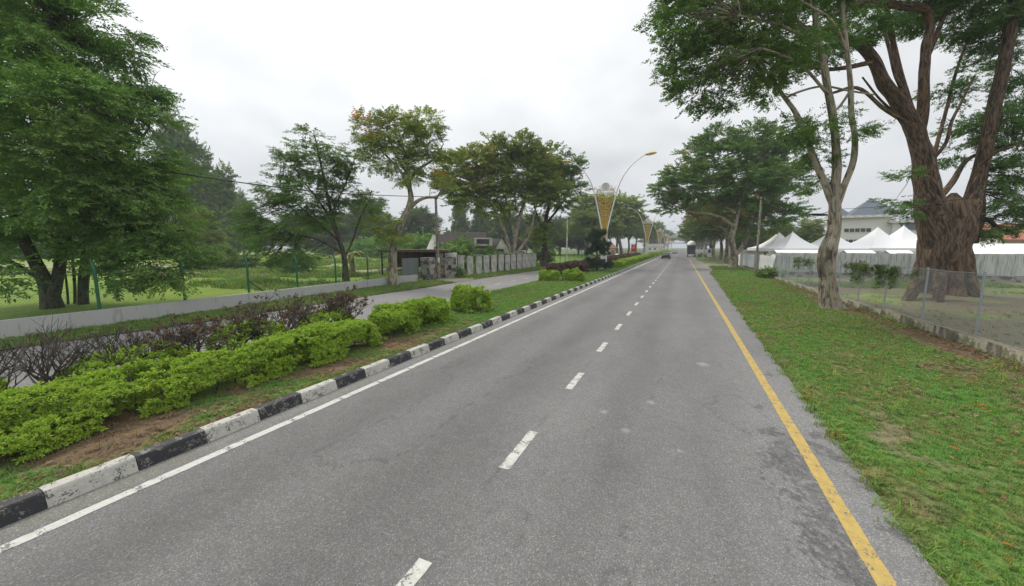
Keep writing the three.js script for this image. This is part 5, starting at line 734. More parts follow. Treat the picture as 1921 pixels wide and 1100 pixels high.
  const dp = thing('letterbox_pillar', 'blackened pillar with an arched letterbox slot beside the gate', 'pillar', [-17.8, 0, -27.2]); { const b = new MB(); b.box(0, 0.85, 0, 1.1, 1.75, 0.6, 0.6); b.box(0, 1.76, 0, 1.2, 0.1, 0.7, 0.6); part(dp, 'shaft', b.geo(), M.blackened); const s = new THREE.CylinderGeometry(0.11, 0.11, 0.03, 16); s.rotateX(Math.PI / 2); s.scale(1, 1.9, 1); s.rotateY(0.6); s.translate(0.25, 0.95, 0.27); part(dp, 'letterbox_slot', s, M.black); }
  const gate = thing('wooden_gate', 'old brown plank gate between the two pillars', 'gate', [-17.9, 0, -25.8]); for (let k = 0; k < 9; k++) { const b = new MB(); b.box(0, 0.72, 0.85 - k * 0.2, 0.05, 1.36 + 0.04 * Math.sin(k * 3), 0.17); part(gate, 'plank', b.geo(), k % 2 ? M.wood : std({ map: barkTex, color: lin(0.22, 0.16, 0.09) })); } { const b = new MB(); b.box(0.05, 0.4, 0.05, 0.05, 0.1, 1.9); b.box(0.05, 1.1, 0.05, 0.05, 0.1, 1.9); part(gate, 'rail', b.geo(), M.wood); }
  const zn = std({ color: lin(0.15, 0.17, 0.165), roughness: 0.55 }), pan = thing('dark_screen_panel', 'dark grey green sheet panel closing the fence beside the pale pillar', 'panel', [-18.3, 0, -22.8]); for (let k = 0; k < 3; k++) { const b = new MB(); b.box(0, 0.95, 0.62 - k * 0.62, 0.04, 1.7, 0.6); part(pan, 'sheet', b.geo(), zn); }
  const cp = thing('car_shelter', 'open shelter with a flat rusty brown roof behind the gate', 'shelter', [-21.2, 0, -27.6], 0.4); { const b = new MB(); b.box(0, 2.36, 0, 5.6, 0.1, 4.2); part(cp, 'roof', b.geo(), std({ map: barkTex, color: lin(0.24, 0.19, 0.18) })); const fa = new MB(); fa.box(0, 2.3, 2.13, 5.7, 0.2, 0.05); part(cp, 'fascia', fa.geo(), std({ color: lin(0.14, 0.085, 0.075) })); for (const [x, z] of [[-2.6, 1.9], [2.6, 1.9], [-2.6, -1.9], [2.6, -1.9], [0.4, 1.9]]) { const q = new MB(); q.box(x, 1.12, z, 0.1, 2.3, 0.1); part(cp, 'post', q.geo(), M.black); } const bk = new MB(); bk.box(-0.2, 1.5, -1.9, 4.8, 1.5, 0.06); part(cp, 'back_screen', bk.geo(), std({ map: barkTex, color: lin(0.13, 0.085, 0.06) })); }
  const gh = thing('guard_hut', 'small white hut with a barred window under the shelter roof edge', 'hut', [-18.9, 0, -28.6], 0.4); { const b = new MB(); b.box(0, 1.05, 0, 1.5, 2.1, 1.4); part(gh, 'wall', b.geo(), std({ color: lin(0.6, 0.62, 0.55) })); const w = new MB(); w.box(0.1, 1.55, 0.71, 0.7, 0.7, 0.03); const pn = part(gh, 'window', w.geo(), std({ color: lin(0.35, 0.37, 0.36), roughness: 0.4 })); const br2 = new MB(); for (let k = 0; k < 4; k++) br2.box(-0.18 + k * 0.18, 1.55, 0.735, 0.025, 0.7, 0.02); part(pn, 'bar', br2.geo(), M.whiteSteel); }
  // rubble on the field
  const rub = thing('rubble_heap', 'heap of pale rubble and branches on the field behind the fence', 'rubble', [-25.4, 0.1, -28.6]); seed(191); for (let k = 0; k < 46; k++) { const b = new MB(), a = rnd() * 6.28, q = rnd() * 2.6; b.box(Math.cos(a) * q, rr(0, 0.55) * (1 - q / 3), Math.sin(a) * q * 0.6, rr(0.15, 0.5), rr(0.1, 0.3), rr(0.15, 0.45), rr(0, 3), gs() * 0.5); part(rub, 'lump', b.geo(), k % 3 ? M.concrete : std({ color: lin(0.22, 0.15, 0.1) })); }
  { const b = new MB(); for (let k = 0; k < 24; k++) { const x = rr(-2.4, 2.4), z = rr(-1, 1); b.tube([[x, 0.2, z], [x + gs() * 0.5, rr(0.5, 1.1), z + gs() * 0.5]], [0.03, 0.012], 5); } part(rub, 'branches', b.geo(), M.barkGrey); }
}
// the brown-roofed house
{
  const roofTex = texOf(256, (u, v) => { const r = Math.floor(v * 10), o = (r % 2) * 0.5, e = Math.abs(((u * 8 + o) % 1) - 0.5), c = (0.03 + 0.022 * hash(Math.floor(u * 8 + o), r, 3)) * (e > 0.46 ? 0.7 : 1) * (0.7 + 0.6 * fbm(u * 6, v * 6, 5, 3, 6)); return [c * 1.1, c * 0.95, c * 0.82]; }, { metres: 2 });
  const rm = std({ map: roofTex, roughness: 0.95, side: THREE.DoubleSide }), wm = std({ map: concreteTex, color: lin(1, 1, 0.95) });
  const h = thing('house', 'white house with a steep dark brown roof and dormer behind the ruined wall', 'house', [-29.8, 0, -51.5], 0.417);
  const roofPlane = (x0, x1, yR, yE, zR, zE, name = 'roof_slope') => { const mb = new MB(); for (const e of [-1, 1]) { const n = [0, 0.14, 0]; const A = [x0, yE, e * zE], B = [x1, yE, e * zE], Cc = [x1, yR, e * zR], D = [x0, yR, e * zR]; const up = (p) => [p[0], p[1] + 0.15, p[2]]; mb.quad(up(A), up(B), up(Cc), up(D), x1 - x0, Math.hypot(yR - yE, zE)); mb.quad(A, B, Cc, D); mb.quad(A, B, up(B), up(A)); mb.quad(A, D, up(D), up(A)); mb.quad(B, Cc, up(Cc), up(B)); } return part(h, name, mb.geo(), rm); };
  const b = new MB(); b.box(-1.2, 1.1, 0, 8.6, 2.3, 6.4); b.box(6.2, 1.0, 0.5, 4.2, 2.1, 5); b.tri([-5.5, 2.2, 3.2], [-5.5, 2.2, -3.2], [-5.5, 4.5, 0]); part(h, 'wall', b.geo(), wm);
  roofPlane(-4.9, 2.6, 4.75, 2.0, 0, 4.0); roofPlane(2.6, 5.2, 3.75, 2.0, 0, 3.6); 
  const gb = new MB(); gb.tri([-6.6, 0.9, 3.9], [-3.9, 0.9, 3.9], [-5.2, 4.4, 2.6]); gb.quad([-6.6, 0.9, 3.9], [-5.2, 4.4, 2.6], [-5.2, 4.4, -1], [-6.6, 0.9, -1]); gb.quad([-3.9, 0.9, 3.9], [-5.2, 4.4, 2.6], [-5.2, 4.4, -1], [-3.9, 0.9, -1]); part(h, 'gable_wall', gb.geo(true), wm);
  const g2 = new MB(); g2.prism([[4.0, 3.2], [5.9, 3.2], [5.9, 0], [4.0, 0]], 0, 2.2); g2.tri([3.9, 2.2, 3.22], [6.0, 2.2, 3.22], [4.9, 4.0, 3.22]); part(h, 'porch_gable', g2.geo(true), wm);
  { const mb = new MB(); mb.quad([4.9, 4.1, 3.3], [8.2, 3.9, 2.2], [8.8, 2.15, 3.7], [6.1, 2.15, 3.5], 3, 2); mb.quad([4.9, 4.1, 3.3], [8.2, 3.9, 2.2], [8.2, 2.2, -2], [4.9, 2.2, -2], 3, 4); mb.quad([4.9, 4.1, 3.3], [3.8, 2.15, 3.3], [3.8, 2.15, 0], [4.9, 4.1, 0], 2, 3); part(h, 'roof_slope', mb.geo(), rm); }
  const dr = new MB(); dr.box(2.2, 3.35, 2.6, 2.6, 1.2, 1.6); const dormer = part(h, 'dormer', dr.geo(), wm); const dw = new MB(); dw.box(2.2, 3.4, 3.41, 1.8, 0.7, 0.04); const win = part(h, 'window', dw.geo(), M.glass); const df = new MB(); df.box(2.2, 3.82, 3.44, 2.1, 0.1, 0.08); df.box(2.2, 2.98, 3.44, 2.1, 0.1, 0.08); df.box(1.2, 3.4, 3.44, 0.1, 0.9, 0.08); df.box(3.2, 3.4, 3.44, 0.1, 0.9, 0.08); part(win, 'frame', df.geo(), wm);
  for (const [x, y, w, hh] of [[4.95, 1.45, 0.5, 0.8], [6.6, 1.55, 0.55, 0.5], [7.9, 1.55, 0.6, 0.5]]) { const q = new MB(); q.box(x, y, 3.24, w, hh, 0.05); const m = part(h, 'window', q.geo(), M.glass); const s = new MB(); s.box(x, y - hh / 2 - 0.05, 3.27, w + 0.15, 0.06, 0.1); part(m, 'sill', s.geo(), wm); }
  { const q = new MB(); q.tri([-4.6, 4.55, 0.6], [-3.9, 4.55, 0.6], [-4.25, 5.3, 0.3]); q.tri([-4.6, 4.55, -0.2], [-4.25, 5.3, 0.3], [-4.6, 4.55, 0.6]); part(h, 'ridge_vent', q.geo(true), wm); }
}

// ---------------------------------------------------------------- right side: plinth, mesh fence, hoarding, tents, buildings
{
  seed(201);
  const pl = thing('concrete_plinth', 'low mossy concrete plinth along the foot of the mesh fence', 'plinth', [6.95, 0, 0]);
  for (let d = 4, k = 0; d < 37.4; k++) { const L = Math.min(k % 3 === 1 ? 3.4 : 2.5, 37.6 - d), h = 0.34 - (d > 17.6 ? 0.08 : 0) + gs() * 0.012; const g = new THREE.BoxGeometry(0.2, h + 0.25, L - 0.02, 1, 1, 3), p = g.attributes.position, uv = g.attributes.uv; for (let i = 0; i < p.count; i++) { if (p.getY(i) > 0) p.setY(i, p.getY(i) + gs() * 0.012); } for (let i = 0; i < uv.count; i++) uv.setXY(i, uv.getX(i) * L + k * 0.7, uv.getY(i) * 0.5); g.computeVertexNormals(); const m = part(pl, 'plinth_block', g, M.moss); m.position.set(gs() * 0.015, (h - 0.25) / 2, -d - L / 2); d += L; }
  const fence = thing('mesh_fence', 'grey wire mesh fence with steel posts along the right verge', 'fence', [7.0, 0, 0]);
  const posts = [6.2, 8.7, 11.2, 13.66, 16.1, 18.72, 21.02, 23.3, 25.6, 27.98, 30.52, 33, 35.28, 36.92], lean = [0, 0, 0, 0, 0, 0.14, 0.1, 0.05, 0.02, 0, 0, 0, 0, 0];
  posts.forEach((d, k) => { const mb = new MB(); mb.box(0.03, 1.12, -d, 0.055, 1.72, 0.012); mb.box(0.055, 1.12, -d - 0.03, 0.012, 1.72, 0.055); const m = part(fence, 'post', mb.geo(), M.galvanised); m.position.set(lean[k] * 0.3, 0, 0); m.rotation.x = 0; });
  for (let k = 0; k < posts.length - 1; k++) {
    const mb = new MB(), a = posts[k] + 0.02, b = posts[k + 1] - 0.02, p = 0.045, w = 0.0048, y0 = 0.33 - (a > 17.6 ? 0.07 : 0), y1 = 1.93; const bow = (d, y) => 0.02 * Math.sin((d - a) / (b - a) * 3.14) * Math.sin(y * 2 + k) + 0.015 * Math.sin(d * 3 + y * 2);
    for (let d = a; d < b; d += p) mb.tube([[bow(d, y0), y0, -d], [bow(d, 0.9), 0.9, -d], [bow(d, 1.4), 1.4, -d], [bow(d, y1), y1, -d]], [w / 2, w / 2, w / 2, w / 2], 3);
    for (let y = y0; y <= y1; y += p) { const P = []; for (let i = 0; i <= 6; i++) { const d = mix(a, b, i / 6); P.push([bow(d, y), y, -d]); } mb.tube(P, P.map(() => w / 2), 3); }
    part(fence, 'mesh_panel', mb.geo(), M.wireGrey);
  }
  const tw = new MB(); for (let k = 0; k < posts.length - 1; k++) tw.tube([[0, 1.94, -posts[k]], [0, 1.92, -(posts[k] + posts[k + 1]) / 2], [0, 1.94, -posts[k + 1]]], [0.008, 0.008, 0.008], 5); part(fence, 'top_wire', tw.geo(), M.galvanised);
  // creepers on the fence
  const vine = (label, d0, d1, n, sd) => { seed(sd); const t = thing('creeper', label, 'creeper', [7.05, 1.72, -(d0 + d1) / 2]), L = d1 - d0, sp = new Sprays(), mb = new MB(); for (let k = 0; k < 9; k++) { const z = rr(-L / 2, L / 2), P = []; for (let i = 0; i < 6; i++) P.push([gs() * 0.06, gs() * 0.14 - 0.1, z + (i - 2.5) * L * 0.09]); mb.tube(P, P.map(() => 0.009), 4); } for (let k = 0; k < n; k++) { const z = rr(-0.5, 0.5) * L, e = smooth(0.3, 0.7, fbm(z * 1.7 + 9, 2, sd, 3)); if (rnd() > e * 1.3) continue; sp.add([gs() * 0.12, 0.12 * gs() + 0.1 * e - Math.pow(rnd(), 2) * 0.75 * e, z], [gs(), gs() - 0.3, gs()], [gs(), 1, gs()], rr(0.8, 1.7), leafTone([0.12, 0.19, 0.03], 0.3)); } part(t, 'stems', mb.geo(), M.barkGrey).userData.kind = 'stuff'; sp.build(t, 'leaves', SPRAY.hedge, leafMat); };
  vine('leafy creeper sprawling over the fence top right of the forked tree', 18.2, 22.6, 900, 203); vine('small creeper tuft on the leaning fence post', 16.6, 18.2, 260, 204); vine('thin creeper on the fence left of the forked tree', 25.5, 31.5, 420, 205);

  // corrugated hoarding across the field, on a blackened base wall
  const zincTex = texOf(512, (u, v) => { const a = fbm(u * 3, v * 3, 301, 4, 3), st = fbm(u * 40, v * 2.2, 307, 4, 0), k = smooth(0.5, 0.68, st) * 0.6, c = 0.60 + 0.2 * (a - 0.5); return mix3([c * 0.98, c, c * 1.0], [0.24, 0.25, 0.25], k); }, { metres: 2.4 });
  const zinc = std({ map: zincTex, roughness: 0.6, metalness: 0.15, side: THREE.DoubleSide }), zincWhite = std({ map: zincTex, color: lin(1.4, 1.4, 1.42), roughness: 0.6, side: THREE.DoubleSide });
  const hoard = thing('zinc_hoarding', 'streaked grey corrugated zinc hoarding across the back of the fenced field', 'hoarding', [0, 0, -40]);
  const sheetGeo = (w, h) => { const mb = new MB(), n = 48; for (let i = 0; i < n; i++) { const a = i / n, b = (i + 1) / n, za = 0.016 * Math.cos(a * 62.8), zb = 0.016 * Math.cos(b * 62.8); const q = mb.p.length / 3; mb.p.push(a * w, 0, za, b * w, 0, zb, b * w, h, zb, a * w, h, za); mb.t.push(a * w, 0, b * w, 0, b * w, h, a * w, h); mb.i.push(q, q + 1, q + 2, q, q + 2, q + 3); } return mb.geo(); };
  const sg = sheetGeo(0.83, 1.62), mats = [0, 1, 2, 3].map((k) => { const m = zinc.clone(); m.map = zincTex.clone(); m.map.offset.set(k * 0.23, k * 0.37); m.map.needsUpdate = true; return m; });
  for (let k = 0; k < 44; k++) { const m = part(hoard, 'zinc_sheet', sg, mats[Math.floor(rnd() * 4)]); m.position.set(7.5 + k * 0.8, 0.5 + gs() * 0.02, (k % 2) * 0.035); m.rotation.z = gs() * 0.005; }
  { const b = new MB(); b.box(25, 0.25, -0.1, 35, 0.62, 0.14); part(hoard, 'base_wall', b.geo(), M.blackened); const r = new MB(); r.box(25, 1.9, -0.06, 35, 0.07, 0.05); r.box(25, 1.0, -0.06, 35, 0.07, 0.05); part(hoard, 'rail', r.geo(), M.wood); }
  // white panels along the verge beyond
  const pan = thing('white_panel_fence', 'row of white sheet panels along the verge in front of the tents', 'hoarding', [0, 0, 0]); const wsg = sheetGeo(0.83, 1.5);
  for (let k = 0; k < 22; k++) { const set = k > 7 && k < 12 ? 0.5 : 0; const m = part(pan, 'white_sheet', wsg, zincWhite); m.position.set(7.45 + set, 0.28 + gs() * 0.03, -40.4 - k * 0.83); m.rotation.y = Math.PI / 2 + gs() * 0.02; }
  for (let k = 0; k < 10; k++) { const b = new MB(); b.box(7.58, 0.75, -40.4 - k * 2, 0.08, 1.7, 0.08); part(pan, 'post', b.geo(), M.galvanised); }
  const pan2 = thing('white_container', 'plain white box cabin behind the large round tree', 'cabin', [8.6, 0, -66]); { const b = new MB(); b.box(0, 1.05, 0, 2.4, 2.1, 9); part(pan2, 'body', b.geo(), M.canvasWhite); const d = new MB(); d.box(-1.22, 1.0, 2, 0.04, 1.8, 0.8); part(pan2, 'door', d.geo(), std({ color: lin(0.55, 0.56, 0.58) })); const r = new MB(); r.box(0, 2.15, 0, 2.6, 0.1, 9.2); part(pan2, 'roof', r.geo(), M.whiteSteel); }
  // pagoda tents
  const tent = (label, x, z, s, eave, peak, turn) => {
    const t = thing('marquee_tent', label, 'tent', [x, 0, z], turn), mb = new MB(), n = 10, seg = 6;
    for (let q = 0; q < 4; q++) { const co = [[-1, 1], [1, 1], [1, -1], [-1, -1]], a = co[q], b = co[(q + 1) % 4]; const P = (i, j) => { const f = i / n, r = s / 2 * Math.pow(1 - f, 1.0), k = j / seg, y = eave + (peak - eave) * (0.25 * f + 0.75 * Math.pow(f, 2.2)); return [mix(a[0], b[0], k) * r, y, mix(a[1], b[1], k) * r]; }; for (let i = 0; i < n; i++) for (let j = 0; j < seg; j++) mb.quad(P(i, j), P(i, j + 1), P(i + 1, j + 1), P(i + 1, j)); }
    part(t, 'canopy', mb.geo(), M.canvasWhite);
    const v = new MB(); for (const [vx, vz, sx, sz] of [[0, s / 2, s, 0.03], [0, -s / 2, s, 0.03], [s / 2, 0, 0.03, s - 0.06], [-s / 2, 0, 0.03, s - 0.06]]) v.box(vx, eave - 0.17, vz, sx, 0.34, sz); part(t, 'valance', v.geo(), M.canvasWhite);
    for (const [lx, lz] of [[-1, -1], [1, -1], [1, 1], [-1, 1]]) { const b = new MB(); b.box(lx * (s / 2 - 0.06), eave / 2 - 0.2, lz * (s / 2 - 0.06), 0.07, eave, 0.07); part(t, 'leg', b.geo(), M.whiteSteel); }
    const f = new MB(); f.tube([[0, peak - 0.1, 0], [0, peak + 0.12, 0]], [0.06, 0.02], 6); part(t, 'finial', f.geo(), M.whiteSteel);
  };
  tent('left-hand white pagoda tent with a sharp peak behind the hoarding', 11.5, -53.5, 5.0, 2.45, 4.35, 0.35); tent('white pagoda tent just behind the left-hand peak', 11.4, -60, 5, 2.5, 4.6, 0.35); tent('white pagoda tent half hidden by the forked tree trunk', 15.6, -55.5, 5.2, 2.45, 4.5, 0.35);
  tent('first of three joined tent peaks right of the forked tree', 20.4, -57.5, 5.8, 2.5, 4.9, 0.35); tent('middle of three joined tent peaks right of the forked tree', 22.9, -58.2, 5.8, 2.5, 5.05, 0.35); tent('last of three joined tent peaks, beside the giant trunk', 25.4, -59, 5.8, 2.5, 4.9, 0.35);
  const stall = (label, x, z, w, d) => { const t = thing('white_stall', label, 'stall', [x, 0, z], 0.1), mb = new MB(); mb.quad([-w / 2, 1.95, d / 2], [w / 2, 1.95, d / 2], [w / 2, 2.35, 0], [-w / 2, 2.35, 0]); mb.quad([w / 2, 1.95, -d / 2], [-w / 2, 1.95, -d / 2], [-w / 2, 2.35, 0], [w / 2, 2.35, 0]); part(t, 'roof', mb.geo(true), M.canvasWhite); const b = new MB(); b.box(0, 0.97, 0, w - 0.2, 1.94, d - 0.4); part(t, 'body', b.geo(), M.canvasWhite); };
  stall('small white roofed stall above the hoarding, right of the forked tree', 13.9, -42.5, 2.0, 2); stall('second small white roofed stall above the hoarding', 16.6, -42.8, 1.6, 2); stall('long white stall roof left above the streaked hoarding', 9.6, -42.6, 3.6, 2.4);
  const canopy = thing('long_white_canopy', 'long white sloping canopy right of the giant trunk', 'canopy', [27.5, 0, -45]); { const mb = new MB(); mb.quad([-6.5, 1.95, 2], [14, 1.95, 2], [14, 2.9, -3], [-6.5, 2.9, -3]); part(canopy, 'roof', mb.geo(true), M.canvasWhite); for (let k = 0; k < 6; k++) { const b = new MB(); b.box(-6 + k * 3.8, 0.95, 1.9, 0.09, 1.9, 0.09); part(canopy, 'post', b.geo(), M.whiteSteel); } }

  // white building with grey pyramid roofs
  const bm = std({ color: lin(0.68, 0.68, 0.655) }), grey = std({ color: lin(0.10, 0.125, 0.16), roughness: 0.7 });
  const bd = thing('white_building', 'white office building with grey pyramid roofs behind the tents', 'building', [38.6, 0, -115.5], 0.417 - 0.5);
  { const b = new MB(); b.box(-1.5, 4.6, 0, 9.5, 9.2, 9); b.box(8.5, 3.9, 1, 10.5, 7.8, 9); b.box(16, 3.2, 0, 6, 6.4, 8); part(bd, 'wall', b.geo(), bm); const f = new MB(); f.box(-1.5, 9.4, 0, 11.5, 0.5, 11); f.box(8.5, 8.0, 1, 12, 0.4, 10.4); part(bd, 'roof_slab', f.geo(), M.whitewash);
    const pyr = (x, z, r, h, y) => { const g = new THREE.ConeGeometry(r * 1.414, h, 4); g.rotateY(Math.PI / 4); g.translate(x, y + h / 2, z); part(bd, 'pyramid_roof', g.toNonIndexed(), grey).geometry.computeVertexNormals(); }; pyr(0.6, 0, 4.6, 4.2, 9.65); pyr(-4.4, -2.5, 2.6, 2.6, 9.65); pyr(9.5, -1, 3.4, 1.6, 8.2);
    const hip = new MB(); hip.quad([5, 6.3, 5.8], [9.5, 6.3, 5.8], [8.5, 7.9, 5.55], [4, 7.9, 5.55]); part(bd, 'lean_to_roof', hip.geo(), grey);
    for (const y of [3.9, 6.4]) for (let k = 0; k < 5; k++) { const w = new MB(); w.box(-4.2 + k * 0.95, y, 4.52, 0.8, 0.8, 0.05); const m = part(bd, 'window', w.geo(), M.glass); const s = new MB(); s.box(-4.2 + k * 0.95, y - 0.46, 4.56, 0.9, 0.1, 0.12); part(m, 'sill', s.geo(), bm); } for (let k = 0; k < 4; k++) { const w = new MB(); w.box(5.4 + k * 2.2, 4.4, 5.53, 1.0, 0.9, 0.05); part(bd, 'window', w.geo(), M.glass); } }
  const rh = thing('red_roofed_house', 'white house with a red tiled roof at the right edge behind the canopy', 'house', [45, 0, -78], 0.3);
  { const b = new MB(); b.box(0, 1.9, 0, 16, 3.8, 7); part(rh, 'wall', b.geo(), bm); const red = std({ color: lin(0.36, 0.14, 0.09), roughness: 0.9 }), r = new MB(); r.quad([-8.5, 3.6, 4.2], [8.5, 3.6, 4.2], [8.5, 5.8, 0], [-8.5, 5.8, 0], 17, 4); r.quad([8.5, 3.6, -4.2], [-8.5, 3.6, -4.2], [-8.5, 5.8, 0], [8.5, 5.8, 0], 17, 4); r.quad([-8.5, 3.4, 4.2], [8.5, 3.4, 4.2], [8.5, 3.6, 4.2], [-8.5, 3.6, 4.2]); part(rh, 'roof', r.geo(true), red); for (let k = 0; k < 5; k++) { const w = new MB(); w.box(-6 + k * 3, 2.3, 3.53, 1.6, 1.2, 0.06); part(rh, 'window', w.geo(), M.glass); } }
  // dark street light behind the forked tree, wires
  const sl = thing('street_light', 'dark cobra-head street light poking out behind the forked tree trunk', 'street light', [8.35, 0, -30]); { const mb = new MB(); mb.tube([[0.1, 0, 0], [0.1, 2.5, 0], [0.1, 4.9, 0]], [0.08, 0.07, 0.06], 10); part(sl, 'pole', mb.geo(), M.galvanised); const a = new MB(); a.tube([[0.1, 4.85, 0], [-0.2, 4.78, 0], [-0.45, 4.68, 0]], [0.035, 0.03, 0.03], 8); part(sl, 'arm', a.geo(), M.galvanised); const h = new MB(); h.lathe(0, 0, 0, [[0.01, -0.48], [0.09, -0.42], [0.14, -0.1], [0.13, 0.3], [0.05, 0.45], [0.01, 0.47]], 12, 0.6, 1); const g = h.geo(); g.rotateZ(Math.PI / 2 - 0.06); g.translate(-0.62, 4.62, 0); part(sl, 'lamp_head', g, M.black); }
  cableThing('thin wire running down left from the dark street light', [[8.3, 4.85, -30], [8, 4.0, -40], [6.5, 6.9, -42.3]].map((p, i) => i === 1 ? [7.9, 4.6, -34] : p), 0.012);
  cableThing('wire crossing in front of the giant trunk to the right edge', [[8.3, 4.9, -30], [10, 4.6, -24], [13.5, 4.9, -21.5], [22, 6.2, -17]], 0.012);
}

// ---------------------------------------------------------------- signs and small things far along the road
{
  const red = std({ color: lin(0.42, 0.02, 0.03), roughness: 0.6 });
  const sg = thing('red_signboard', 'red signboard with a yellow emblem beside the median lamps', 'sign', [-9.5, 0, -86]); { const b = new MB(); b.box(0, 2.45, 0, 1.05, 1.7, 0.06); part(sg, 'board', b.geo(), red); for (const e of [-1, 1]) { const p = new MB(); p.box(e * 0.4, 0.8, -0.06, 0.07, 1.7, 0.05); part(sg, 'post', p.geo(), M.galvanised); } const s = new THREE.Shape(); s.moveTo(0, 0.34); for (let k = 1; k < 8; k++) { const a = Math.PI / 2 + k * Math.PI / 4, r = k % 2 ? 0.2 : 0.34; s.lineTo(Math.cos(a) * r, Math.sin(a) * r); } s.closePath(); const g = new THREE.ExtrudeGeometry(s, { depth: 0.015, bevelEnabled: false }); g.translate(0, 2.5, 0.032); const em = part(sg, 'emblem', g, std({ color: lin(0.6, 0.4, 0.03) })); const c = new THREE.CylinderGeometry(0.1, 0.1, 0.02, 14); c.rotateX(Math.PI / 2); c.translate(0, 2.5, 0.055); part(em, 'emblem_centre', c, red); const t = new MB(); t.box(0, 3.14, 0.04, 0.5, 0.14, 0.02); part(sg, 'white_strip', t.geo(), M.canvasWhite); }
  const wb = thing('white_signboard', 'wide white signboard on two legs on the far right verge', 'sign', [4.3, 0, -98]); { const b = new MB(); b.box(0, 1.75, 0, 3.0, 0.75, 0.06); part(wb, 'board', b.geo(), M.canvasWhite); for (const e of [-1, 1]) { const p = new MB(); p.box(e * 1.2, 0.7, -0.05, 0.08, 1.5, 0.06); part(wb, 'leg', p.geo(), M.galvanised); } }
  const bl = thing('blue_signboard', 'narrow white and blue sign leaning beside the far right pole', 'sign', [5.0, 0, -86]); { const b = new MB(); b.box(0, 1.5, 0, 0.75, 1.7, 0.05, 0, 0.05); part(bl, 'board', b.geo(), M.canvasWhite); const c = new MB(); c.box(0, 1.8, 0.035, 0.5, 0.7, 0.02, 0, 0.05); part(bl, 'blue_panel', c.geo(), std({ color: lin(0.1, 0.2, 0.45) })); const p = new MB(); p.box(-0.35, 0.4, -0.02, 0.06, 0.9, 0.05); p.box(0.35, 0.4, -0.02, 0.06, 0.9, 0.05); part(bl, 'leg', p.geo(), M.galvanised); }
  const af = thing('braced_pole', 'pale braced pole on the far right verge beside the white signboard', 'pole', [5.1, 0, -94]); { const m = new MB(); m.tube([[-0.8, -0.1, 0], [-0.3, 5.4, 0]], [0.13, 0.1], 8, { cap: true }); part(af, 'shaft', m.geo(), M.concrete); const b = new MB(); b.tube([[1.0, -0.1, 0], [-0.25, 5.1, 0]], [0.07, 0.06], 8, { cap: true }); part(af, 'brace', b.geo(), M.galvanised); }
  const bu = thing('blue_bin', 'small blue bin on the far left verge near the red signboard', 'bin', [-12.6, 0, -84]); { const m = new MB(); m.lathe(0, 0, 0, [[0.01, 0.1], [0.32, 0.1], [0.38, 1.0], [0.01, 1.0]], 14); part(bu, 'body', m.geo(), std({ color: lin(0.02, 0.08, 0.4) })); const l = new MB(); l.lathe(0, 1.0, 0, [[0.41, 0], [0.4, 0.08], [0.2, 0.2], [0.01, 0.22]], 14); part(bu, 'lid', l.geo(), M.canvasWhite); }
  const hut = thing('gate_hut', 'small cream hut with an orange pyramid roof behind the pruned pine', 'hut', [-14.4, 0, -88]); { const m = new MB(); m.box(0, 1.2, 0, 1.6, 2.4, 1.6); part(hut, 'wall', m.geo(), std({ color: lin(0.5, 0.42, 0.34) })); const g = new THREE.ConeGeometry(1.6, 1.1, 4); g.rotateY(Math.PI / 4); g.translate(0, 2.95, 0); part(hut, 'roof', g, std({ color: lin(0.48, 0.22, 0.13) })); const d = new MB(); d.box(0.3, 1.0, 0.82, 0.7, 1.8, 0.04); part(hut, 'door', d.geo(), std({ color: lin(0.25, 0.17, 0.12) })); }
  const rail = thing('green_mesh_fence', 'low green mesh fence on the far left verge behind the hedge', 'fence', [-18.6, 0, 0]); for (let k = 0; k < 12; k++) { const m = new MB(); m.box(0, 0.8, -50 - k * 3, 0.06, 1.6, 0.06); part(rail, 'post', m.geo(), M.greenSteel); } { const m = new MB(); for (let d = 50; d < 83; d += 0.16) m.box(0, 0.8, -d, 0.012, 1.5, 0.012); for (let y = 0.1; y < 1.6; y += 0.2) m.box(0.02, y, -66.5, 0.012, 0.012, 33); const w = part(rail, 'mesh_panel', m.geo(), M.greenSteel); }
  const gy = thing('pale_gantry', 'pale gantry frame closing the end of the road', 'gantry', [-1.5, 0, -205]); { for (const x of [-5, 5]) { const m = new MB(); m.box(x, 4, 0, 0.5, 8, 0.5); part(gy, 'leg', m.geo(), M.concrete); } const m = new MB(); m.box(0, 7.6, 0, 10.6, 1.2, 0.6); m.box(0, 4.6, 0, 9.8, 0.4, 0.4); part(gy, 'beam', m.geo(), M.concrete); }
  const wh = thing('far_white_house', 'low white house far off on the left before the end of the road', 'house', [-15, 0, -240], 0.2); wh.scale.setScalar(0.7); { const m = new MB(); m.box(0, 2.2, 0, 13, 4.4, 8); part(wh, 'wall', m.geo(), M.whitewash); const r = new MB(); r.quad([-7, 4.3, 4.6], [7, 4.3, 4.6], [7, 6.6, 0], [-7, 6.6, 0]); r.quad([7, 4.3, -4.6], [-7, 4.3, -4.6], [-7, 6.6, 0], [7, 6.6, 0]); part(wh, 'roof', r.geo(true), std({ color: lin(0.45, 0.4, 0.36) })); for (let k = 0; k < 3; k++) { const w = new MB(); w.box(-4 + k * 4, 2.2, 4.03, 1.4, 1.2, 0.05); part(wh, 'window', w.geo(), M.glass); } }
}

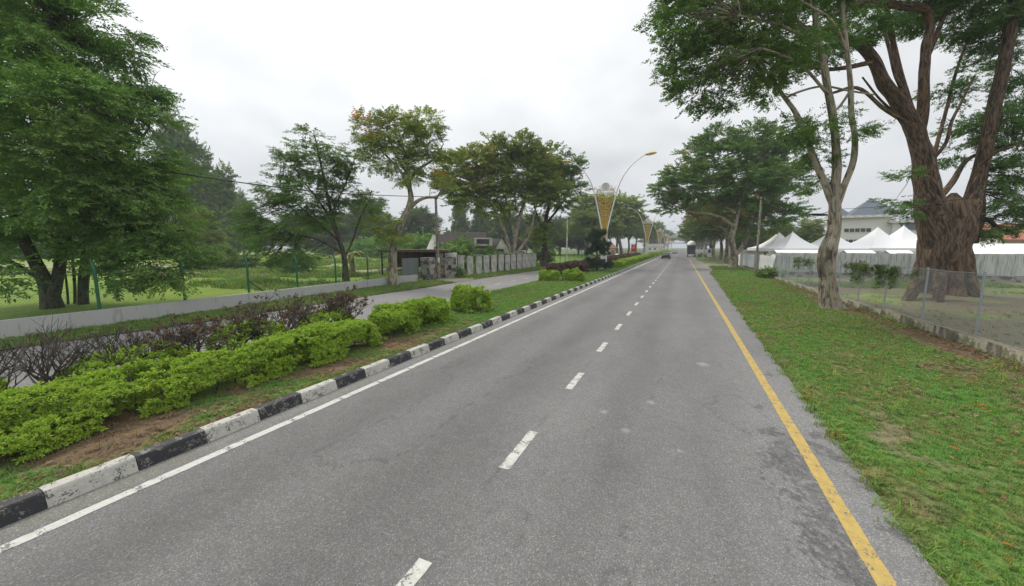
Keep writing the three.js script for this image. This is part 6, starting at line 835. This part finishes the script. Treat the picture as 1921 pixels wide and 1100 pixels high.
// ---------------------------------------------------------------- vehicles
function loft(st, n = 32) {                       // st: [z, half width, bottom, top, squareness]
  const mb = new MB(), S = n + 1;
  st.forEach(([z, w, y0, y1, e], i) => { for (let k = 0; k <= n; k++) { const a = k / n * 6.28319, c = Math.cos(a), s = Math.sin(a); mb.p.push(Math.sign(c) * Math.pow(Math.abs(c), 2 / e) * w, (y0 + y1) / 2 + Math.sign(s) * Math.pow(Math.abs(s), 2 / e) * (y1 - y0) / 2, z); mb.t.push(k / n, z); } });
  for (let i = 0; i < st.length - 1; i++) for (let k = 0; k < n; k++) { const a = i * S + k; mb.i.push(a, a + 1, a + S, a + 1, a + S + 1, a + S); }
  for (const e of [0, st.length - 1]) { const c = mb.p.length / 3; mb.p.push(0, (st[e][2] + st[e][3]) / 2, st[e][0]); mb.t.push(0, 0); for (let k = 0; k < n; k++) mb.i.push(e * S + k, e * S + k + 1, c); }
  return mb.geo();
}
function car(name, label, pos, turn, paint, lamps = lin(0.7, 0.72, 0.74)) {   // faces -z, 4.3 m long, middle at the origin
  const t = thing(name, label, 'car', pos, turn);
  part(t, 'body', loft([[2.12, 0.5, 0.5, 0.82, 4], [2.08, 0.74, 0.34, 0.93, 5], [1.9, 0.82, 0.26, 0.98, 5], [1.2, 0.86, 0.22, 0.98, 5], [0, 0.87, 0.2, 0.97, 5], [-0.9, 0.86, 0.22, 0.98, 5], [-1.35, 0.86, 0.22, 0.95, 4.6], [-1.7, 0.86, 0.24, 0.9, 4.2], [-1.95, 0.84, 0.28, 0.84, 3.8], [-2.08, 0.78, 0.34, 0.76, 3.4], [-2.15, 0.62, 0.42, 0.66, 3], [-2.17, 0.4, 0.46, 0.62, 3]], 40), paint);
  part(t, 'cabin_glass', loft([[1.62, 0.55, 0.86, 0.95, 4], [1.2, 0.7, 0.86, 1.3, 4.5], [0.85, 0.71, 0.86, 1.43, 5], [0, 0.71, 0.86, 1.46, 5], [-0.45, 0.68, 0.86, 1.36, 4.5], [-1.05, 0.6, 0.86, 0.96, 4]], 28), M.glass);
  part(t, 'roof', loft([[1.0, 0.56, 1.39, 1.41, 3], [0.7, 0.66, 1.42, 1.47, 3], [0, 0.66, 1.43, 1.49, 3], [-0.35, 0.58, 1.39, 1.42, 3]], 24), paint);
  for (const [x, z] of [[-0.79, 1.35], [0.79, 1.35], [-0.79, -1.3], [0.79, -1.3]]) { const g = new THREE.TorusGeometry(0.22, 0.095, 10, 22); g.rotateY(Math.PI / 2); g.scale(1.1, 1, 1); g.translate(x, 0.315, z); const w = part(t, 'wheel', g, M.black); const r = new THREE.CylinderGeometry(0.17, 0.17, 0.14, 18); r.rotateZ(Math.PI / 2); r.translate(x, 0.315, z); part(w, 'rim', r, M.galvanised); }
  for (const e of [-1, 1]) { const b = new MB(); b.box(e * 0.62, 0.76, 2.08, 0.24, 0.16, 0.06); part(t, 'tail_light', b.geo(), std({ color: lin(0.3, 0.015, 0.015), roughness: 0.3 })); const h = new THREE.SphereGeometry(0.16, 14, 10); h.scale(0.9, 0.42, 1.1); h.translate(e * 0.62, 0.64, -1.98); part(t, 'headlight', h, std({ color: lamps, roughness: 0.3 })); const m = new THREE.SphereGeometry(0.11, 12, 8); m.scale(0.9, 0.6, 0.5); m.translate(e * 0.96, 0.98, -0.55); part(t, 'mirror', m, paint); }
  const pl = new MB(); pl.box(0, 0.56, 2.125, 0.5, 0.12, 0.02); part(t, 'number_plate', pl.geo(), M.black); return t;
}
car('dark_car', 'dark sedan driving away in the distance', [-3.2, 0, -92], 0, std({ color: lin(0.025, 0.027, 0.03), roughness: 0.3 }));
car('white_car', 'pale car parked far off beside the white lorry', [5.2, 0, -118], 0.1, std({ color: lin(0.6, 0.61, 0.62), roughness: 0.3 }));
car('grey_car', 'tiny grey car far ahead at the end of the road', [-2.6, 0, -165], 0, std({ color: lin(0.45, 0.46, 0.46), roughness: 0.3 }));
{
  const t = thing('lorry', 'white lorry seen from behind with a dark sheet for its shaded load bay', 'lorry', [2.4, 0, -118]); const b = new MB(); b.box(-1.15, 1.75, 0, 0.12, 2.5, 5); b.box(1.15, 1.75, 0, 0.12, 2.5, 5); b.box(0, 0.55, 0, 2.3, 0.2, 5); b.box(0, 1.75, -2.5, 2.2, 2.5, 0.1); part(t, 'load_bay', b.geo(), M.canvasWhite); const i = new MB(); i.box(0, 1.75, 2.1, 1.7, 2.2, 0.05); part(t, 'bay_shade_panel', i.geo(), std({ color: lin(0.11, 0.115, 0.12) })); const r = new MB(); r.box(0, 3.1, 0, 2.6, 0.2, 5.2); part(t, 'roof', r.geo(), std({ color: lin(0.25, 0.27, 0.29) })); const d = new THREE.SphereGeometry(1.15, 20, 12, 0, 6.283, 0, 1.57); d.scale(1, 1.1, 1.6); d.translate(-0.1, 3.15, -1.2); part(t, 'dome', d, M.canvasWhite); const c = new MB(); c.box(0, 1.4, -3.6, 2.1, 2.0, 1.8); part(t, 'cab', c.geo(), M.canvasWhite);  // dark sheet across the bay paints the shade inside it
  for (const [x, z] of [[-0.95, 1.6], [0.95, 1.6], [-0.95, -3.4], [0.95, -3.4]]) { const g = new THREE.TorusGeometry(0.32, 0.13, 10, 20); g.rotateY(Math.PI / 2); g.translate(x, 0.45, z); part(t, 'wheel', g, M.black); }
}
renderer.render(scene, camera);
